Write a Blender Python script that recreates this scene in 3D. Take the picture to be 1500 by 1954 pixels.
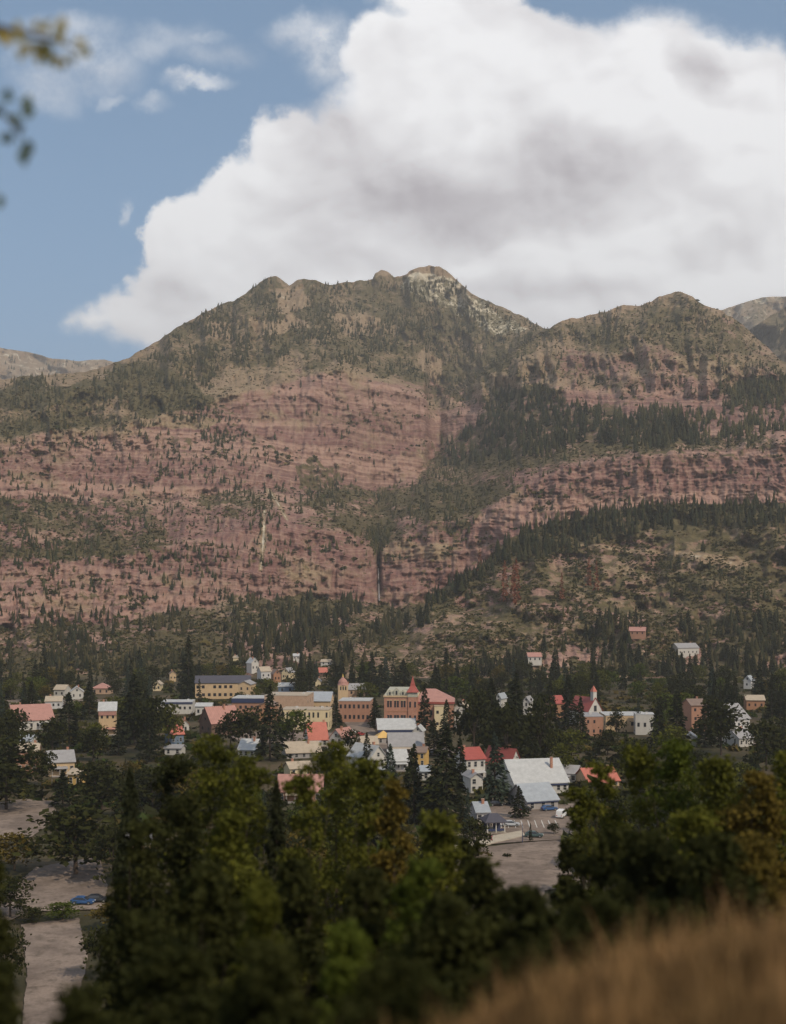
import bpy, math, random, re
import numpy as np
from mathutils import Matrix, Vector

random.seed(7)
scene = bpy.context.scene
for o in list(bpy.data.objects):
    bpy.data.objects.remove(o)
COL = scene.collection
R = math.radians

# ------------------------------------------------------------------ camera, sky, sun, exposure
FPX, HY, CX, EYE = 2500.0, 1130.0, 750.0, 60.0       # focal length in photo pixels, horizon row, eye height
cam_d = bpy.data.cameras.new('camera')
cam = bpy.data.objects.new('camera', cam_d)
COL.objects.link(cam)
cam.location = (0, 0, EYE)
cam.rotation_euler = (R(90), 0, 0)
cam_d.sensor_fit = 'VERTICAL'
cam_d.sensor_height = 36.0
cam_d.lens = 36.0 * FPX / 1954.0
cam_d.shift_y = (HY - 977.0) / 1954.0
cam_d.clip_start = 0.1
cam_d.clip_end = 40000.0
cam_d.dof.use_dof = True
cam_d.dof.focus_distance = 1100.0
cam_d.dof.aperture_fstop = cam_d.lens / 120.0        # a 12 cm wide opening: near leaves and grass melt
scene.camera = cam

SUN_AZ, SUN_EL = 138.0, 44.0      # degrees clockwise from the view direction (+y): behind the camera, to the right
SKY_STRENGTH, SUN_STRENGTH, EXPOSURE = 0.10, 4.6, -0.40

world = bpy.data.worlds.new('World')
scene.world = world
world.use_nodes = True
scene.view_settings.view_transform = 'Standard'
scene.view_settings.look = 'None'
scene.view_settings.exposure = EXPOSURE
scene.view_settings.gamma = 1.0
scene.view_settings.use_curve_mapping = False
scene.cycles.max_bounces = 6
scene.cycles.diffuse_bounces = 3
scene.cycles.transparent_max_bounces = 8
scene.cycles.volume_bounces = 0

sun_d = bpy.data.lights.new('sun', 'SUN')
sun_d.energy = SUN_STRENGTH
sun_d.angle = R(0.53)
sun_d.color = (1.0, 0.87, 0.69)
sun = bpy.data.objects.new('sun', sun_d)
COL.objects.link(sun)
_sd = Vector((math.sin(R(SUN_AZ)) * math.cos(R(SUN_EL)), math.cos(R(SUN_AZ)) * math.cos(R(SUN_EL)), math.sin(R(SUN_EL))))
sun.rotation_euler = _sd.to_track_quat('Z', 'Y').to_euler()
sun.location = (100, -200, 400)


class NT:
    """small helper that writes shader maths"""
    def __init__(s, tree):
        s.t = tree; s.n = tree.nodes; s.l = tree.links
    def node(s, kind, **kw):
        n = s.n.new(kind)
        for k, v in kw.items():
            setattr(n, k, v)
        return n
    def put(s, sock, v):
        if isinstance(v, bpy.types.NodeSocket):
            s.l.new(v, sock)
        elif v is not None:
            sock.default_value = v
    def m(s, op, a, b=None, c=None, clamp=False):
        n = s.node('ShaderNodeMath', operation=op, use_clamp=clamp)
        s.put(n.inputs[0], a)
        if b is not None: s.put(n.inputs[1], b)
        if c is not None: s.put(n.inputs[2], c)
        return n.outputs[0]
    def v(s, op, a, b=None):
        n = s.node('ShaderNodeVectorMath', operation=op)
        s.put(n.inputs[0], a)
        if b is not None: s.put(n.inputs[1], b)
        return n.outputs['Value'] if op in ('LENGTH', 'DISTANCE', 'DOT_PRODUCT') else n.outputs['Vector']
    def scale(s, a, f):
        n = s.node('ShaderNodeVectorMath', operation='SCALE')
        s.put(n.inputs[0], a); s.put(n.inputs['Scale'], f)
        return n.outputs['Vector']
    def noise(s, vec, scale, detail=4, rough=0.55, dist=0.0, col=False):
        n = s.node('ShaderNodeTexNoise')
        s.put(n.inputs['Vector'], vec)
        n.inputs['Scale'].default_value = scale
        n.inputs['Detail'].default_value = detail
        n.inputs['Roughness'].default_value = rough
        n.inputs['Distortion'].default_value = dist
        return n.outputs['Color' if col else 'Fac']
    def ramp(s, f, a, b, lo=0.0, hi=1.0, smooth=True):
        n = s.node('ShaderNodeMapRange', interpolation_type='SMOOTHSTEP' if smooth else 'LINEAR')
        s.put(n.inputs[0], f)
        for i, x in enumerate((a, b, lo, hi)):
            s.put(n.inputs[1 + i], x)
        return n.outputs[0]
    def mix(s, f, a, b, blend='MIX'):
        n = s.node('ShaderNodeMix', data_type='RGBA', blend_type=blend)
        s.put(n.inputs[0], f)
        s.put(n.inputs[6], rgba(a)); s.put(n.inputs[7], rgba(b))
        return n.outputs[2]
    def xyz(s, x, y, z):
        n = s.node('ShaderNodeCombineXYZ')
        s.put(n.inputs[0], x); s.put(n.inputs[1], y); s.put(n.inputs[2], z)
        return n.outputs[0]
    def sep(s, vec):
        n = s.node('ShaderNodeSeparateXYZ')
        s.put(n.inputs[0], vec)
        return n.outputs
    def attr(s, name):
        return s.node('ShaderNodeAttribute', attribute_name=name)


def rgba(c):
    if isinstance(c, (tuple, list)) and len(c) == 3:
        return (*c, 1.0)
    return c


def build_sky():
    t = NT(world.node_tree)
    t.n.clear()
    out = t.node('ShaderNodeOutputWorld')
    bg = t.node('ShaderNodeBackground')
    t.l.new(bg.outputs[0], out.inputs[0])
    sky = t.node('ShaderNodeTexSky', sky_type='NISHITA')
    sky.sun_disc = False
    sky.sun_elevation = R(SUN_EL)
    sky.sun_rotation = R(SUN_AZ)
    sky.altitude = 2300
    sky.air_density = 1.3
    sky.dust_density = 1.6
    sky.ozone_density = 1.6
    d = t.node('ShaderNodeTexCoord').outputs['Generated']
    x, y, z = t.sep(d)
    ys = t.m('MAXIMUM', y, 0.05)
    u, v = t.m('DIVIDE', x, ys), t.m('DIVIDE', z, ys)
    p = t.xyz(u, v, 0.0)
    ahead = t.ramp(y, 0.35, 0.55)
    # turbulence that eats into the outline
    w1 = t.noise(p, 9.0, 6, 0.55, col=True)
    w2 = t.noise(p, 30.0, 7, 0.62, col=True)
    warp = t.v('ADD', t.scale(t.v('SUBTRACT', w1, (0.5, 0.5, 0.5)), 0.055), t.scale(t.v('SUBTRACT', w2, (0.5, 0.5, 0.5)), 0.030))
    q = t.v('MULTIPLY', t.v('ADD', p, warp), (1, 1, 0))
    blobs = [(1000, 350, 330), (720, 330, 185), (560, 425, 150), (450, 500, 160), (345, 470, 88), (330, 580, 105), (245, 607, 55),
             (190, 606, 30), (155, 607, 16), (560, 285, 95), (640, 250, 78), (780, 180, 130), (900, 130, 150), (1050, 190, 140),
             (720, 95, 62), (1250, 215, 190), (1130, 150, 125), (1230, 160, 128), (1330, 165, 130), (1430, 205, 140), (1520, 250, 180), (1430, 330, 225), (1400, 520, 220), (1000, 560, 250), (700, 560, 200),
             (470, 385, 80), (400, 430, 72), (1700, 420, 300), (1950, 480, 330), (2300, 420, 330), (850, -120, 190), (560, -260, 150), (1150, -330, 150)]
    f = None
    for bx, by, br in blobs:
        dd = t.m('SUBTRACT', br / FPX, t.v('DISTANCE', q, ((bx - CX) / FPX, (HY - by) / FPX, 0)))
        f = dd if f is None else t.m('SMOOTH_MAX', f, dd, 0.012)
    soft = t.ramp(t.noise(p, 5.0, 2), 0.35, 0.7, 0.004, 0.024)
    mask = t.ramp(f, t.m('MULTIPLY', soft, -0.55), soft)
    # thin torn scraps of cloud in the blue
    sc = None
    for bx, by, rx, ry, k in [(632, 95, 85, 60, .85), (590, 60, 80, 30, .6), (390, 150, 55, 20, .75), (295, 183, 36, 18, .55), (222, 180, 26, 17, .40), (235, 400, 10, 26, .5), (185, 112, 110, 62, .62), (95, 150, 80, 60, .45), (300, 70, 120, 40, .40), (150, 60, 120, 40, .45),
                              (420, 95, 80, 26, .3), (390, 62, 60, 14, .35), (40, 110, 60, 30, .3), (-120, 300, 90, 40, .4), (-300, 160, 150, 60, .5)]:
        e = t.v('LENGTH', t.v('MULTIPLY', t.v('SUBTRACT', q, ((bx - CX) / FPX, (HY - by) / FPX, 0)), (FPX / rx, FPX / ry, 0)))
        e = t.ramp(e, 1.35, 0.15, 0.0, k)
        sc = e if sc is None else t.m('MAXIMUM', sc, e)
    sc = t.m('MULTIPLY', sc, t.ramp(t.noise(p, 18.0, 6, 0.62), 0.22, 0.66))
    mask = t.m('MULTIPLY', t.m('MAXIMUM', mask, sc), ahead)
    # scattered cumulus over the rest of the dome, of the same sort
    far_n = t.noise(t.v('MULTIPLY', d, (1, 1, 1.7)), 2.3, 7, 0.56)
    other = t.m('MULTIPLY', t.ramp(far_n, 0.50, 0.58), t.m('SUBTRACT', 1.0, t.ramp(y, 0.45, 0.7)))
    mask = t.m('MAXIMUM', mask, t.m('MULTIPLY', other, t.ramp(z, -0.02, 0.05)))
    # cloud body: white to lilac-grey, light and shade of the billows painted in
    sp = t.v('MULTIPLY', t.v('ADD', p, t.scale(t.v('SUBTRACT', w1, (0.5, 0.5, 0.5)), 0.045)), (1.0, 1.25, 0))
    n0 = t.noise(sp, 7.0, 3, 0.45)
    n1 = t.noise(t.v('ADD', sp, (0.010, 0.022, 0)), 7.0, 3, 0.45)
    n2 = t.noise(sp, 20.0, 4, 0.5)
    n3 = t.noise(t.v('ADD', sp, (0.006, 0.010, 0)), 20.0, 4, 0.5)
    billow_shade = t.m('ADD', t.m('MULTIPLY', t.m('SUBTRACT', n0, n1), 1.5), t.m('MULTIPLY', t.m('SUBTRACT', n2, n3), 0.55))
    g = None
    for bx, by, rx, ry, k in [(820, 375, 380, 125, 1.0), (620, 300, 170, 130, .6), (1080, 330, 280, 130, .85), (330, 560, 110, 60, .5), (620, 520, 210, 50, .35), (1000, 545, 260, 40, .5), (1320, 130, 60, 90, .7),
                              (1340, 470, 130, 60, .5), (690, 440, 170, 50, .5), (1150, 250, 170, 60, .4)]:
        e = t.v('LENGTH', t.v('MULTIPLY', t.v('SUBTRACT', q, ((bx - CX) / FPX, (HY - by) / FPX, 0)), (FPX / rx, FPX / ry, 0)))
        e = t.ramp(e, 1.25, 0.1, 0.0, k)
        g = e if g is None else t.m('SMOOTH_MAX', g, e, 0.2)
    body = t.m('ADD', t.m('SUBTRACT', 1.0, t.m('MULTIPLY', g, 0.86)), t.m('MULTIPLY', billow_shade, 1.3))
    body = t.m('ADD', body, t.m('MULTIPLY', t.m('SUBTRACT', n0, 0.5), 0.60))
    body = t.m('MINIMUM', t.m('MAXIMUM', body, 0.0), 1.0)
    ccol = t.mix(body, (0.72, 0.675, 0.715), (1.46, 1.46, 1.48))
    hz = t.ramp(z, 0.0, 0.42, 0.75, 0.35)
    blue = t.mix(1.0, sky.outputs[0], (SKY_STRENGTH,) * 3, 'MULTIPLY')
    blue = t.mix(hz, blue, (0.34, 0.72, 1.20))
    t.l.new(t.mix(mask, blue, ccol), bg.inputs['Color'])
    bg.inputs['Strength'].default_value = 1.0


build_sky()

# ------------------------------------------------------------------ numpy noise
def _hash(ix, iy, seed):
    h = (ix.astype(np.int64) * 374761393 + iy.astype(np.int64) * 668265263 + seed * 1442695041) & 0xFFFFFFFF
    h = ((h ^ (h >> 13)) * 1274126177) & 0xFFFFFFFF
    h = (h ^ (h >> 16)) & 0xFFFFFFFF
    return h / 4294967295.0


def vnoise(x, y, seed=0):
    x = np.asarray(x, float); y = np.asarray(y, float)
    ix, iy = np.floor(x), np.floor(y)
    fx, fy = x - ix, y - iy
    fx = fx * fx * fx * (fx * (fx * 6 - 15) + 10); fy = fy * fy * fy * (fy * (fy * 6 - 15) + 10)
    a, b = _hash(ix, iy, seed), _hash(ix + 1, iy, seed)
    c, d = _hash(ix, iy + 1, seed), _hash(ix + 1, iy + 1, seed)
    return (a + (b - a) * fx) * (1 - fy) + (c + (d - c) * fx) * fy


def fbm(x, y, seed=0, octaves=5, gain=0.5):
    s, a, tot = 0.0, 1.0, 0.0
    for i in range(octaves):
        s = s + a * (vnoise(x, y, seed + i * 17) * 2 - 1); tot += a
        x = x * 2.03 + 11.3; y = y * 2.03 + 5.7; a *= gain
    return s / tot


def ridged(x, y, seed=0, octaves=4):
    s, a, tot = 0.0, 1.0, 0.0
    for i in range(octaves):
        s = s + a * (1 - np.abs(vnoise(x, y, seed + i * 31) * 2 - 1)); tot += a
        x = x * 2.1 + 3.1; y = y * 2.1 + 8.9; a *= 0.5
    return s / tot


def sstep(a, b, x):
    t = np.clip((x - a) / (b - a), 0, 1)
    return t * t * (3 - 2 * t)


# ------------------------------------------------------------------ materials
MATS = {}


def new_mat(name):
    m = bpy.data.materials.new(name)
    m.use_nodes = True
    t = NT(m.node_tree)
    b = m.node_tree.nodes['Principled BSDF']
    b.inputs['Roughness'].default_value = 0.85
    b.inputs['Specular IOR Level'].default_value = 0.25
    MATS[name] = m
    return m, t, b


def plain(name, col, rough=0.8, var=0.12, scale=1.2, spec=0.3, bump=0.0, metal=0.0):
    """painted, plastered or metal surface: base colour broken by weathering"""
    m, t, b = new_mat(name)
    oc = t.node('ShaderNodeTexCoord').outputs['Object']
    n = t.noise(oc, scale, 5, 0.6)
    n2 = t.noise(oc, scale * 9, 3, 0.6)
    k = t.m('ADD', t.m('MULTIPLY', t.m('SUBTRACT', n, 0.5), var * 2.6), t.m('MULTIPLY', t.m('SUBTRACT', n2, 0.5), var * 1.4))
    streak = t.noise(t.v('MULTIPLY', oc, (1.6, 1.6, 0.12)), 1.0, 4, 0.65)
    k = t.m('ADD', k, t.m('MULTIPLY', t.m('SUBTRACT', streak, 0.5), var * 3.0))
    k = t.m('ADD', k, 1.0)
    t.l.new(t.mix(1.0, col, t.xyz(k, k, k), 'MULTIPLY'), b.inputs['Base Color'])
    b.inputs['Roughness'].default_value = rough
    b.inputs['Specular IOR Level'].default_value = spec
    b.inputs['Metallic'].default_value = metal
    if bump:
        bn = t.node('ShaderNodeBump')
        bn.inputs['Strength'].default_value = bump
        bn.inputs['Distance'].default_value = 0.05
        t.l.new(n2, bn.inputs['Height'])
        t.l.new(bn.outputs[0], b.inputs['Normal'])
    return m


def foliage(name, c_dark, c_light, rand=0.5, trans=0.25):
    m = bpy.data.materials.new(name)
    m.use_nodes = True
    t = NT(m.node_tree)
    t.n.clear()
    out = t.node('ShaderNodeOutputMaterial')
    geo = t.node('ShaderNodeNewGeometry')
    obi = t.node('ShaderNodeObjectInfo')
    f = t.m('ADD', t.m('MULTIPLY', geo.outputs['Random Per Island'], 1 - rand), t.m('MULTIPLY', obi.outputs['Random'], rand))
    big = t.noise(t.node('ShaderNodeTexCoord').outputs['Object'], 0.45, 3, 0.5)
    f = t.m('ADD', t.m('MULTIPLY', f, 0.6), t.ramp(big, 0.32, 0.68, 0.0, 0.4))
    col = t.mix(f, c_dark, c_light)
    d = t.node('ShaderNodeBsdfDiffuse')
    tr = t.node('ShaderNodeBsdfTranslucent')
    mx = t.node('ShaderNodeMixShader')
    mx.inputs[0].default_value = trans
    t.l.new(col, d.inputs[0]); t.l.new(col, tr.inputs[0])
    t.l.new(d.outputs[0], mx.inputs[1]); t.l.new(tr.outputs[0], mx.inputs[2])
    t.l.new(mx.outputs[0], out.inputs[0])
    MATS[name] = m
    return m


def vcol_mat(name, trans=0.0):
    """colour per tree or shrub from the mesh attribute tint"""
    m, t, b = new_mat(name)
    t.l.new(t.attr('tint').outputs['Color'], b.inputs['Base Color'])
    b.inputs['Roughness'].default_value = 1.0
    b.inputs['Specular IOR Level'].default_value = 0.0
    return m


def mountain_mat():
    m, t, b = new_mat('mountain_rock')
    pos = t.node('ShaderNodeNewGeometry').outputs['Position']
    x, y, z = t.sep(pos)
    nl = t.noise(pos, 0.0035, 4, 0.5)
    nm = t.noise(pos, 0.02, 5, 0.6)
    nf = t.noise(pos, 0.12, 4, 0.65)
    # beds of sandstone: a coordinate across the dip, bent a little
    s = t.m('ADD', t.m('ADD', z, t.m('MULTIPLY', nl, 60.0)), t.m('ADD', t.m('MULTIPLY', x, 0.03), t.m('MULTIPLY', nm, 7.0)))
    bed1 = t.noise(t.xyz(t.m('MULTIPLY', s, 0.045), 0.0, t.m('MULTIPLY', nl, 0.6)), 1.0, 2, 0.5)
    bed2 = t.noise(t.xyz(t.m('MULTIPLY', s, 0.22), 3.0, nl), 1.0, 3, 0.6)
    flute = t.noise(t.v('MULTIPLY', pos, (0.16, 0.04, 0.016)), 1.0, 5, 0.65)
    red = t.mix(t.ramp(bed1, 0.40, 0.60), (0.185, 0.094, 0.082), (0.328, 0.200, 0.156))
    bed3 = t.noise(t.xyz(t.m('MULTIPLY', s, 0.55), 9.0, nl), 1.0, 2, 0.6)
    red = t.mix(t.ramp(bed2, 0.47, 0.58, 0.0, 0.80), red, (0.135, 0.070, 0.060))
    red = t.mix(t.ramp(bed3, 0.48, 0.66, 0.0, 0.55), red, (0.37, 0.238, 0.182))
    red = t.mix(t.ramp(flute, 0.42, 0.75, 0.0, 0.55), red, (0.40, 0.275, 0.20))
    red = t.mix(t.ramp(flute, 0.46, 0.30, 0.0, 0.38), red, (0.13, 0.075, 0.062))
    red = t.mix(t.ramp(nf, 0.48, 0.78, 0.0, 0.5), red, (0.17, 0.10, 0.08))
    tan = t.mix(t.ramp(nf, 0.3, 0.7), (0.200, 0.138, 0.088), (0.33, 0.245, 0.155))
    tan = t.mix(t.ramp(bed2, 0.45, 0.7, 0.0, 0.35), tan, (0.20, 0.12, 0.09))
    pale = t.mix(t.ramp(nm, 0.3, 0.7), (0.36, 0.30, 0.21), (0.62, 0.55, 0.42))
    rk = t.attr('rock').outputs['Color']
    cr, cg, cb = [t.node('ShaderNodeSeparateColor') for _ in range(1)][0], None, None
    t.l.new(rk, cr.inputs[0])
    a_tan, a_pale, a_veg = cr.outputs[0], cr.outputs[1], cr.outputs[2]
    col = t.mix(t.ramp(t.m('ADD', a_tan, t.m('MULTIPLY', t.m('SUBTRACT', nm, 0.5), 1.1)), 0.35, 0.65), red, tan)
    col = t.mix(t.ramp(t.m('ADD', a_pale, t.m('MULTIPLY', t.m('SUBTRACT', nm, 0.5), 0.9)), 0.4, 0.6), col, pale)
    veg = t.mix(t.ramp(nf, 0.35, 0.7), (0.050, 0.046, 0.020), (0.115, 0.095, 0.042))
    vn = t.m('ADD', t.m('MULTIPLY', t.m('SUBTRACT', nf, 0.5), 1.5), t.m('MULTIPLY', t.m('SUBTRACT', t.noise(pos, 0.05, 4, 0.6), 0.5), 1.2))
    vf = t.ramp(t.m('ADD', a_veg, vn), 0.42, 0.66)
    col = t.mix(t.m('MULTIPLY', vf, 0.9), col, veg)
    wet = t.attr('wet').outputs['Fac']
    col = t.mix(t.m('MULTIPLY', wet, 0.85), col, (0.035, 0.028, 0.026))
    t.l.new(col, b.inputs['Base Color'])
    b.inputs['Roughness'].default_value = 1.0
    b.inputs['Specular IOR Level'].default_value = 0.05
    bn = t.node('ShaderNodeBump')
    bn.inputs['Strength'].default_value = 0.65
    bn.inputs['Distance'].default_value = 4.0
    t.l.new(t.m('ADD', t.m('ADD', t.m('MULTIPLY', bed2, -0.9), nf), t.m('MULTIPLY', flute, 0.8)), bn.inputs['Height'])
    t.l.new(bn.outputs[0], b.inputs['Normal'])
    return m


def ground_mat(name, cols, scale=0.05, fine=2.0, bump=0.3):
    m, t, b = new_mat(name)
    pos = t.node('ShaderNodeNewGeometry').outputs['Position']
    n1 = t.noise(pos, scale, 5, 0.6)
    n2 = t.noise(pos, fine, 4, 0.65)
    n3 = t.noise(pos, scale * 5, 4, 0.6)
    c = t.mix(t.ramp(n1, 0.38, 0.62), cols[0], cols[1])
    c = t.mix(t.ramp(n3, 0.45, 0.7, 0.0, 0.8), c, cols[2])
    k = t.ramp(n2, 0.2, 0.8, 0.75, 1.2, smooth=False)
    t.l.new(t.mix(1.0, c, t.xyz(k, k, k), 'MULTIPLY'), b.inputs['Base Color'])
    b.inputs['Roughness'].default_value = 0.95
    b.inputs['Specular IOR Level'].default_value = 0.1
    bn = t.node('ShaderNodeBump')
    bn.inputs['Strength'].default_value = bump
    bn.inputs['Distance'].default_value = 0.1
    t.l.new(n2, bn.inputs['Height'])
    t.l.new(bn.outputs[0], b.inputs['Normal'])
    return m


def roof_mat(name, col, pitch=0.45, col2=None):
    """sheet roofing with seams or courses that follow the object's own axes"""
    m, t, b = new_mat(name)
    oc = t.node('ShaderNodeTexCoord').outputs['Object']
    x, y, z = t.sep(oc)
    seam = t.m('PINGPONG', t.m('ADD', t.m('ADD', x, y), z), pitch)
    line = t.ramp(seam, 0.0, 0.05, 0.62, 1.0)
    n = t.noise(oc, 0.7, 5, 0.65)
    n2 = t.noise(t.v('MULTIPLY', oc, (6, 6, 1.2)), 1.0, 3, 0.6)
    k = t.m('MULTIPLY', line, t.ramp(n, 0.2, 0.8, 0.78, 1.16, smooth=False))
    k = t.m('MULTIPLY', k, t.ramp(n2, 0.2, 0.8, 0.9, 1.1, smooth=False))
    c = t.mix(t.ramp(n2, 0.55, 0.8, 0.0, 0.35), col, col2 or tuple(q * 0.6 for q in col))
    t.l.new(t.mix(1.0, c, t.xyz(k, k, k), 'MULTIPLY'), b.inputs['Base Color'])
    b.inputs['Roughness'].default_value = 0.55
    return m


def brick_mat(name, c1, c2, mortar):
    m, t, b = new_mat(name)
    oc = t.node('ShaderNodeTexCoord').outputs['Object']
    x, y, z = t.sep(oc)
    br = t.node('ShaderNodeTexBrick')
    t.l.new(t.xyz(t.m('ADD', x, y), z, 0.0), br.inputs['Vector'])
    br.inputs['Scale'].default_value = 2.2
    br.inputs['Color1'].default_value = rgba(c1)
    br.inputs['Color2'].default_value = rgba(c2)
    br.inputs['Mortar'].default_value = rgba(mortar)
    n = t.noise(oc, 0.8, 5, 0.6)
    k = t.ramp(n, 0.2, 0.8, 0.78, 1.18, smooth=False)
    t.l.new(t.mix(1.0, br.outputs[0], t.xyz(k, k, k), 'MULTIPLY'), b.inputs['Base Color'])
    b.inputs['Roughness'].default_value = 0.9
    return m


# ------------------------------------------------------------------ object helpers
def mesh_from(name, verts, faces, mat=None, smooth=False):
    me = bpy.data.meshes.new(name)
    if isinstance(verts, np.ndarray):
        verts = np.ascontiguousarray(verts, dtype=np.float32)
        faces = np.ascontiguousarray(faces, dtype=np.int32)
        k = faces.shape[1]
        me.vertices.add(len(verts)); me.vertices.foreach_set('co', verts.ravel())
        me.loops.add(faces.size); me.loops.foreach_set('vertex_index', faces.ravel())
        me.polygons.add(len(faces)); me.polygons.foreach_set('loop_start', np.arange(0, faces.size, k, dtype=np.int32))
        if smooth:
            me.polygons.foreach_set('use_smooth', np.ones(len(faces), dtype=bool))
        me.update(calc_edges=True)
    else:
        me.from_pydata([tuple(v) for v in verts], [], faces)
        if smooth:
            for p in me.polygons: p.use_smooth = True
        me.update()
    if mat is not None:
        me.materials.append(MATS[mat] if isinstance(mat, str) else mat)
    return me


def set_attr(me, name, kind, data):
    a = me.attributes.new(name, kind, 'POINT')
    if kind == 'FLOAT':
        a.data.foreach_set('value', np.ascontiguousarray(data, dtype=np.float32).ravel())
    else:
        a.data.foreach_set('color', np.ascontiguousarray(data, dtype=np.float32).ravel())


def link(name, me, parent=None, loc=None, rz=None):
    o = bpy.data.objects.new(name, me)
    COL.objects.link(o)
    if parent is not None: o.parent = parent
    if loc is not None: o.location = loc
    if rz is not None: o.rotation_euler = (0, 0, rz)
    return o


def tag(o, label=None, cat=None, group=None, kind=None):
    if label: o['label'] = label
    if cat: o['category'] = cat
    if group: o['group'] = group
    if kind: o['kind'] = kind
    return o


def thing(name, label, cat, loc, rz=0.0, group=None):
    o = link(name, None, None, loc, rz)
    return tag(o, label, cat, group)


class MB:
    """collects simple solids into one mesh"""
    def __init__(s): s.v = []; s.f = []
    def add(s, vs, fs):
        n = len(s.v)
        s.v += [tuple(p) for p in vs]
        s.f += [tuple(i + n for i in f) for f in fs]
        return s
    def box(s, x0, x1, y0, y1, z0, z1):
        return s.add([(x0, y0, z0), (x1, y0, z0), (x1, y1, z0), (x0, y1, z0), (x0, y0, z1), (x1, y0, z1), (x1, y1, z1), (x0, y1, z1)],
                     [(0, 3, 2, 1), (4, 5, 6, 7), (0, 1, 5, 4), (1, 2, 6, 5), (2, 3, 7, 6), (3, 0, 4, 7)])
    def prism(s, pts, a, b):
        """polygon given in x,z extruded along y"""
        n = len(pts)
        vs = [(p[0], a, p[1]) for p in pts] + [(p[0], b, p[1]) for p in pts]
        return s.add(vs, [tuple(range(n)), tuple(range(2 * n - 1, n - 1, -1))] + [(i + n, (i + 1) % n + n, (i + 1) % n, i) for i in range(n)])
    def cone(s, c, r0, r1, h, n=10, rot=0.0):
        vs = []
        for k, (r, z) in enumerate(((r0, 0), (max(r1, 0.002), h))):
            vs += [(c[0] + r * math.cos(2 * math.pi * i / n + rot), c[1] + r * math.sin(2 * math.pi * i / n + rot), c[2] + z) for i in range(n)]
        return s.add(vs, [tuple(range(n - 1, -1, -1)), tuple(range(n, 2 * n))] + [(i, (i + 1) % n, (i + 1) % n + n, i + n) for i in range(n)])
    def tube(s, a, b, r0, r1, n=6):
        a, b = Vector(a), Vector(b)
        d = (b - a).normalized()
        e = d.cross(Vector((0, 0, 1)) if abs(d.z) < 0.9 else Vector((1, 0, 0))).normalized()
        g = d.cross(e)
        vs = [a + (e * math.cos(2 * math.pi * i / n) + g * math.sin(2 * math.pi * i / n)) * r0 for i in range(n)]
        vs += [b + (e * math.cos(2 * math.pi * i / n) + g * math.sin(2 * math.pi * i / n)) * r1 for i in range(n)]
        return s.add(vs, [tuple(range(n - 1, -1, -1)), tuple(range(n, 2 * n))] + [(i, (i + 1) % n, (i + 1) % n + n, i + n) for i in range(n)])
    def mesh(s, name, mat): return mesh_from(name, s.v, s.f, mat)
    def build(s, name, mat, parent=None, loc=None, rz=None): return link(name, s.mesh(name, mat), parent, loc, rz)


def ground_at(px, py):
    """point of the flat valley floor seen at a photo pixel"""
    D = EYE * FPX / (py - HY)
    return Vector(((px - CX) / FPX * D, D, 0.0))


def at(px, py, D):
    return Vector(((px - CX) / FPX * D, D, EYE + (HY - py) / FPX * D))

# ------------------------------------------------------------------ terrain
mountain_mat()
ground_mat('town_earth', [(0.045, 0.040, 0.020), (0.095, 0.070, 0.042), (0.036, 0.038, 0.016)], 0.03, 1.5)
ground_mat('hill_earth', [(0.10, 0.075, 0.036), (0.17, 0.125, 0.06), (0.055, 0.05, 0.022)], 0.25, 9.0, 0.5)
ground_mat('pavement', [(0.17, 0.13, 0.105), (0.26, 0.20, 0.16), (0.115, 0.09, 0.07)], 0.09, 2.2, 0.2)
ground_mat('sidewalk', [(0.42, 0.36, 0.28), (0.38, 0.32, 0.25), (0.46, 0.40, 0.31)], 0.3, 4.0, 0.1)


def inside(px, py, poly):
    px = np.asarray(px, float); py = np.asarray(py, float)
    r = np.zeros(px.shape, bool)
    n = len(poly)
    for i in range(n):
        x0, y0 = poly[i]; x1, y1 = poly[(i + 1) % n]
        c = ((y0 > py) != (y1 > py)) & (px < (x1 - x0) * (py - y0) / (y1 - y0 + 1e-9) + x0)
        r ^= c
    return r


def soft_poly(px, py, poly, amp=14, seed=5, sc=0.03):
    """inside-ness with a ragged edge"""
    wx = fbm(px * sc, py * sc, seed, 4) * amp; wy = fbm(px * sc, py * sc, seed + 50, 4) * amp
    return inside(px + wx, py + wy, poly)


RIDGE_MAIN = [(-500, 742), (-300, 728), (-100, 733), (0, 724), (60, 718), (110, 714), (160, 708), (200, 700), (240, 686), (270, 670), (300, 651), (350, 617), (375, 603), (400, 592), (450, 570),
              (475, 552), (500, 536), (515, 530), (528, 529), (540, 536), (552, 545), (566, 536), (582, 532), (605, 535), (622, 542), (640, 545), (660, 538), (690, 535), (711, 533),
              (716, 522), (728, 519), (742, 523), (752, 530), (764, 528), (780, 519), (800, 512), (822, 507), (840, 511), (852, 517), (866, 530), (882, 545), (900, 558), (930, 575),
              (960, 584), (1000, 605), (1046, 627), (1100, 640), (1200, 660), (1500, 690), (2000, 700)]
RIDGE_RIGHT = [(830, 764), (850, 752), (880, 738), (910, 720), (950, 690), (985, 665), (1012, 645), (1046, 627), (1075, 613), (1100, 606), (1150, 594), (1190, 584), (1220, 583), (1243, 579), (1258, 567),
               (1275, 560), (1292, 557), (1310, 559), (1325, 568), (1345, 581), (1375, 592), (1400, 606), (1430, 632), (1460, 660), (1490, 688), (1520, 700), (1700, 720), (2000, 740)]
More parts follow.
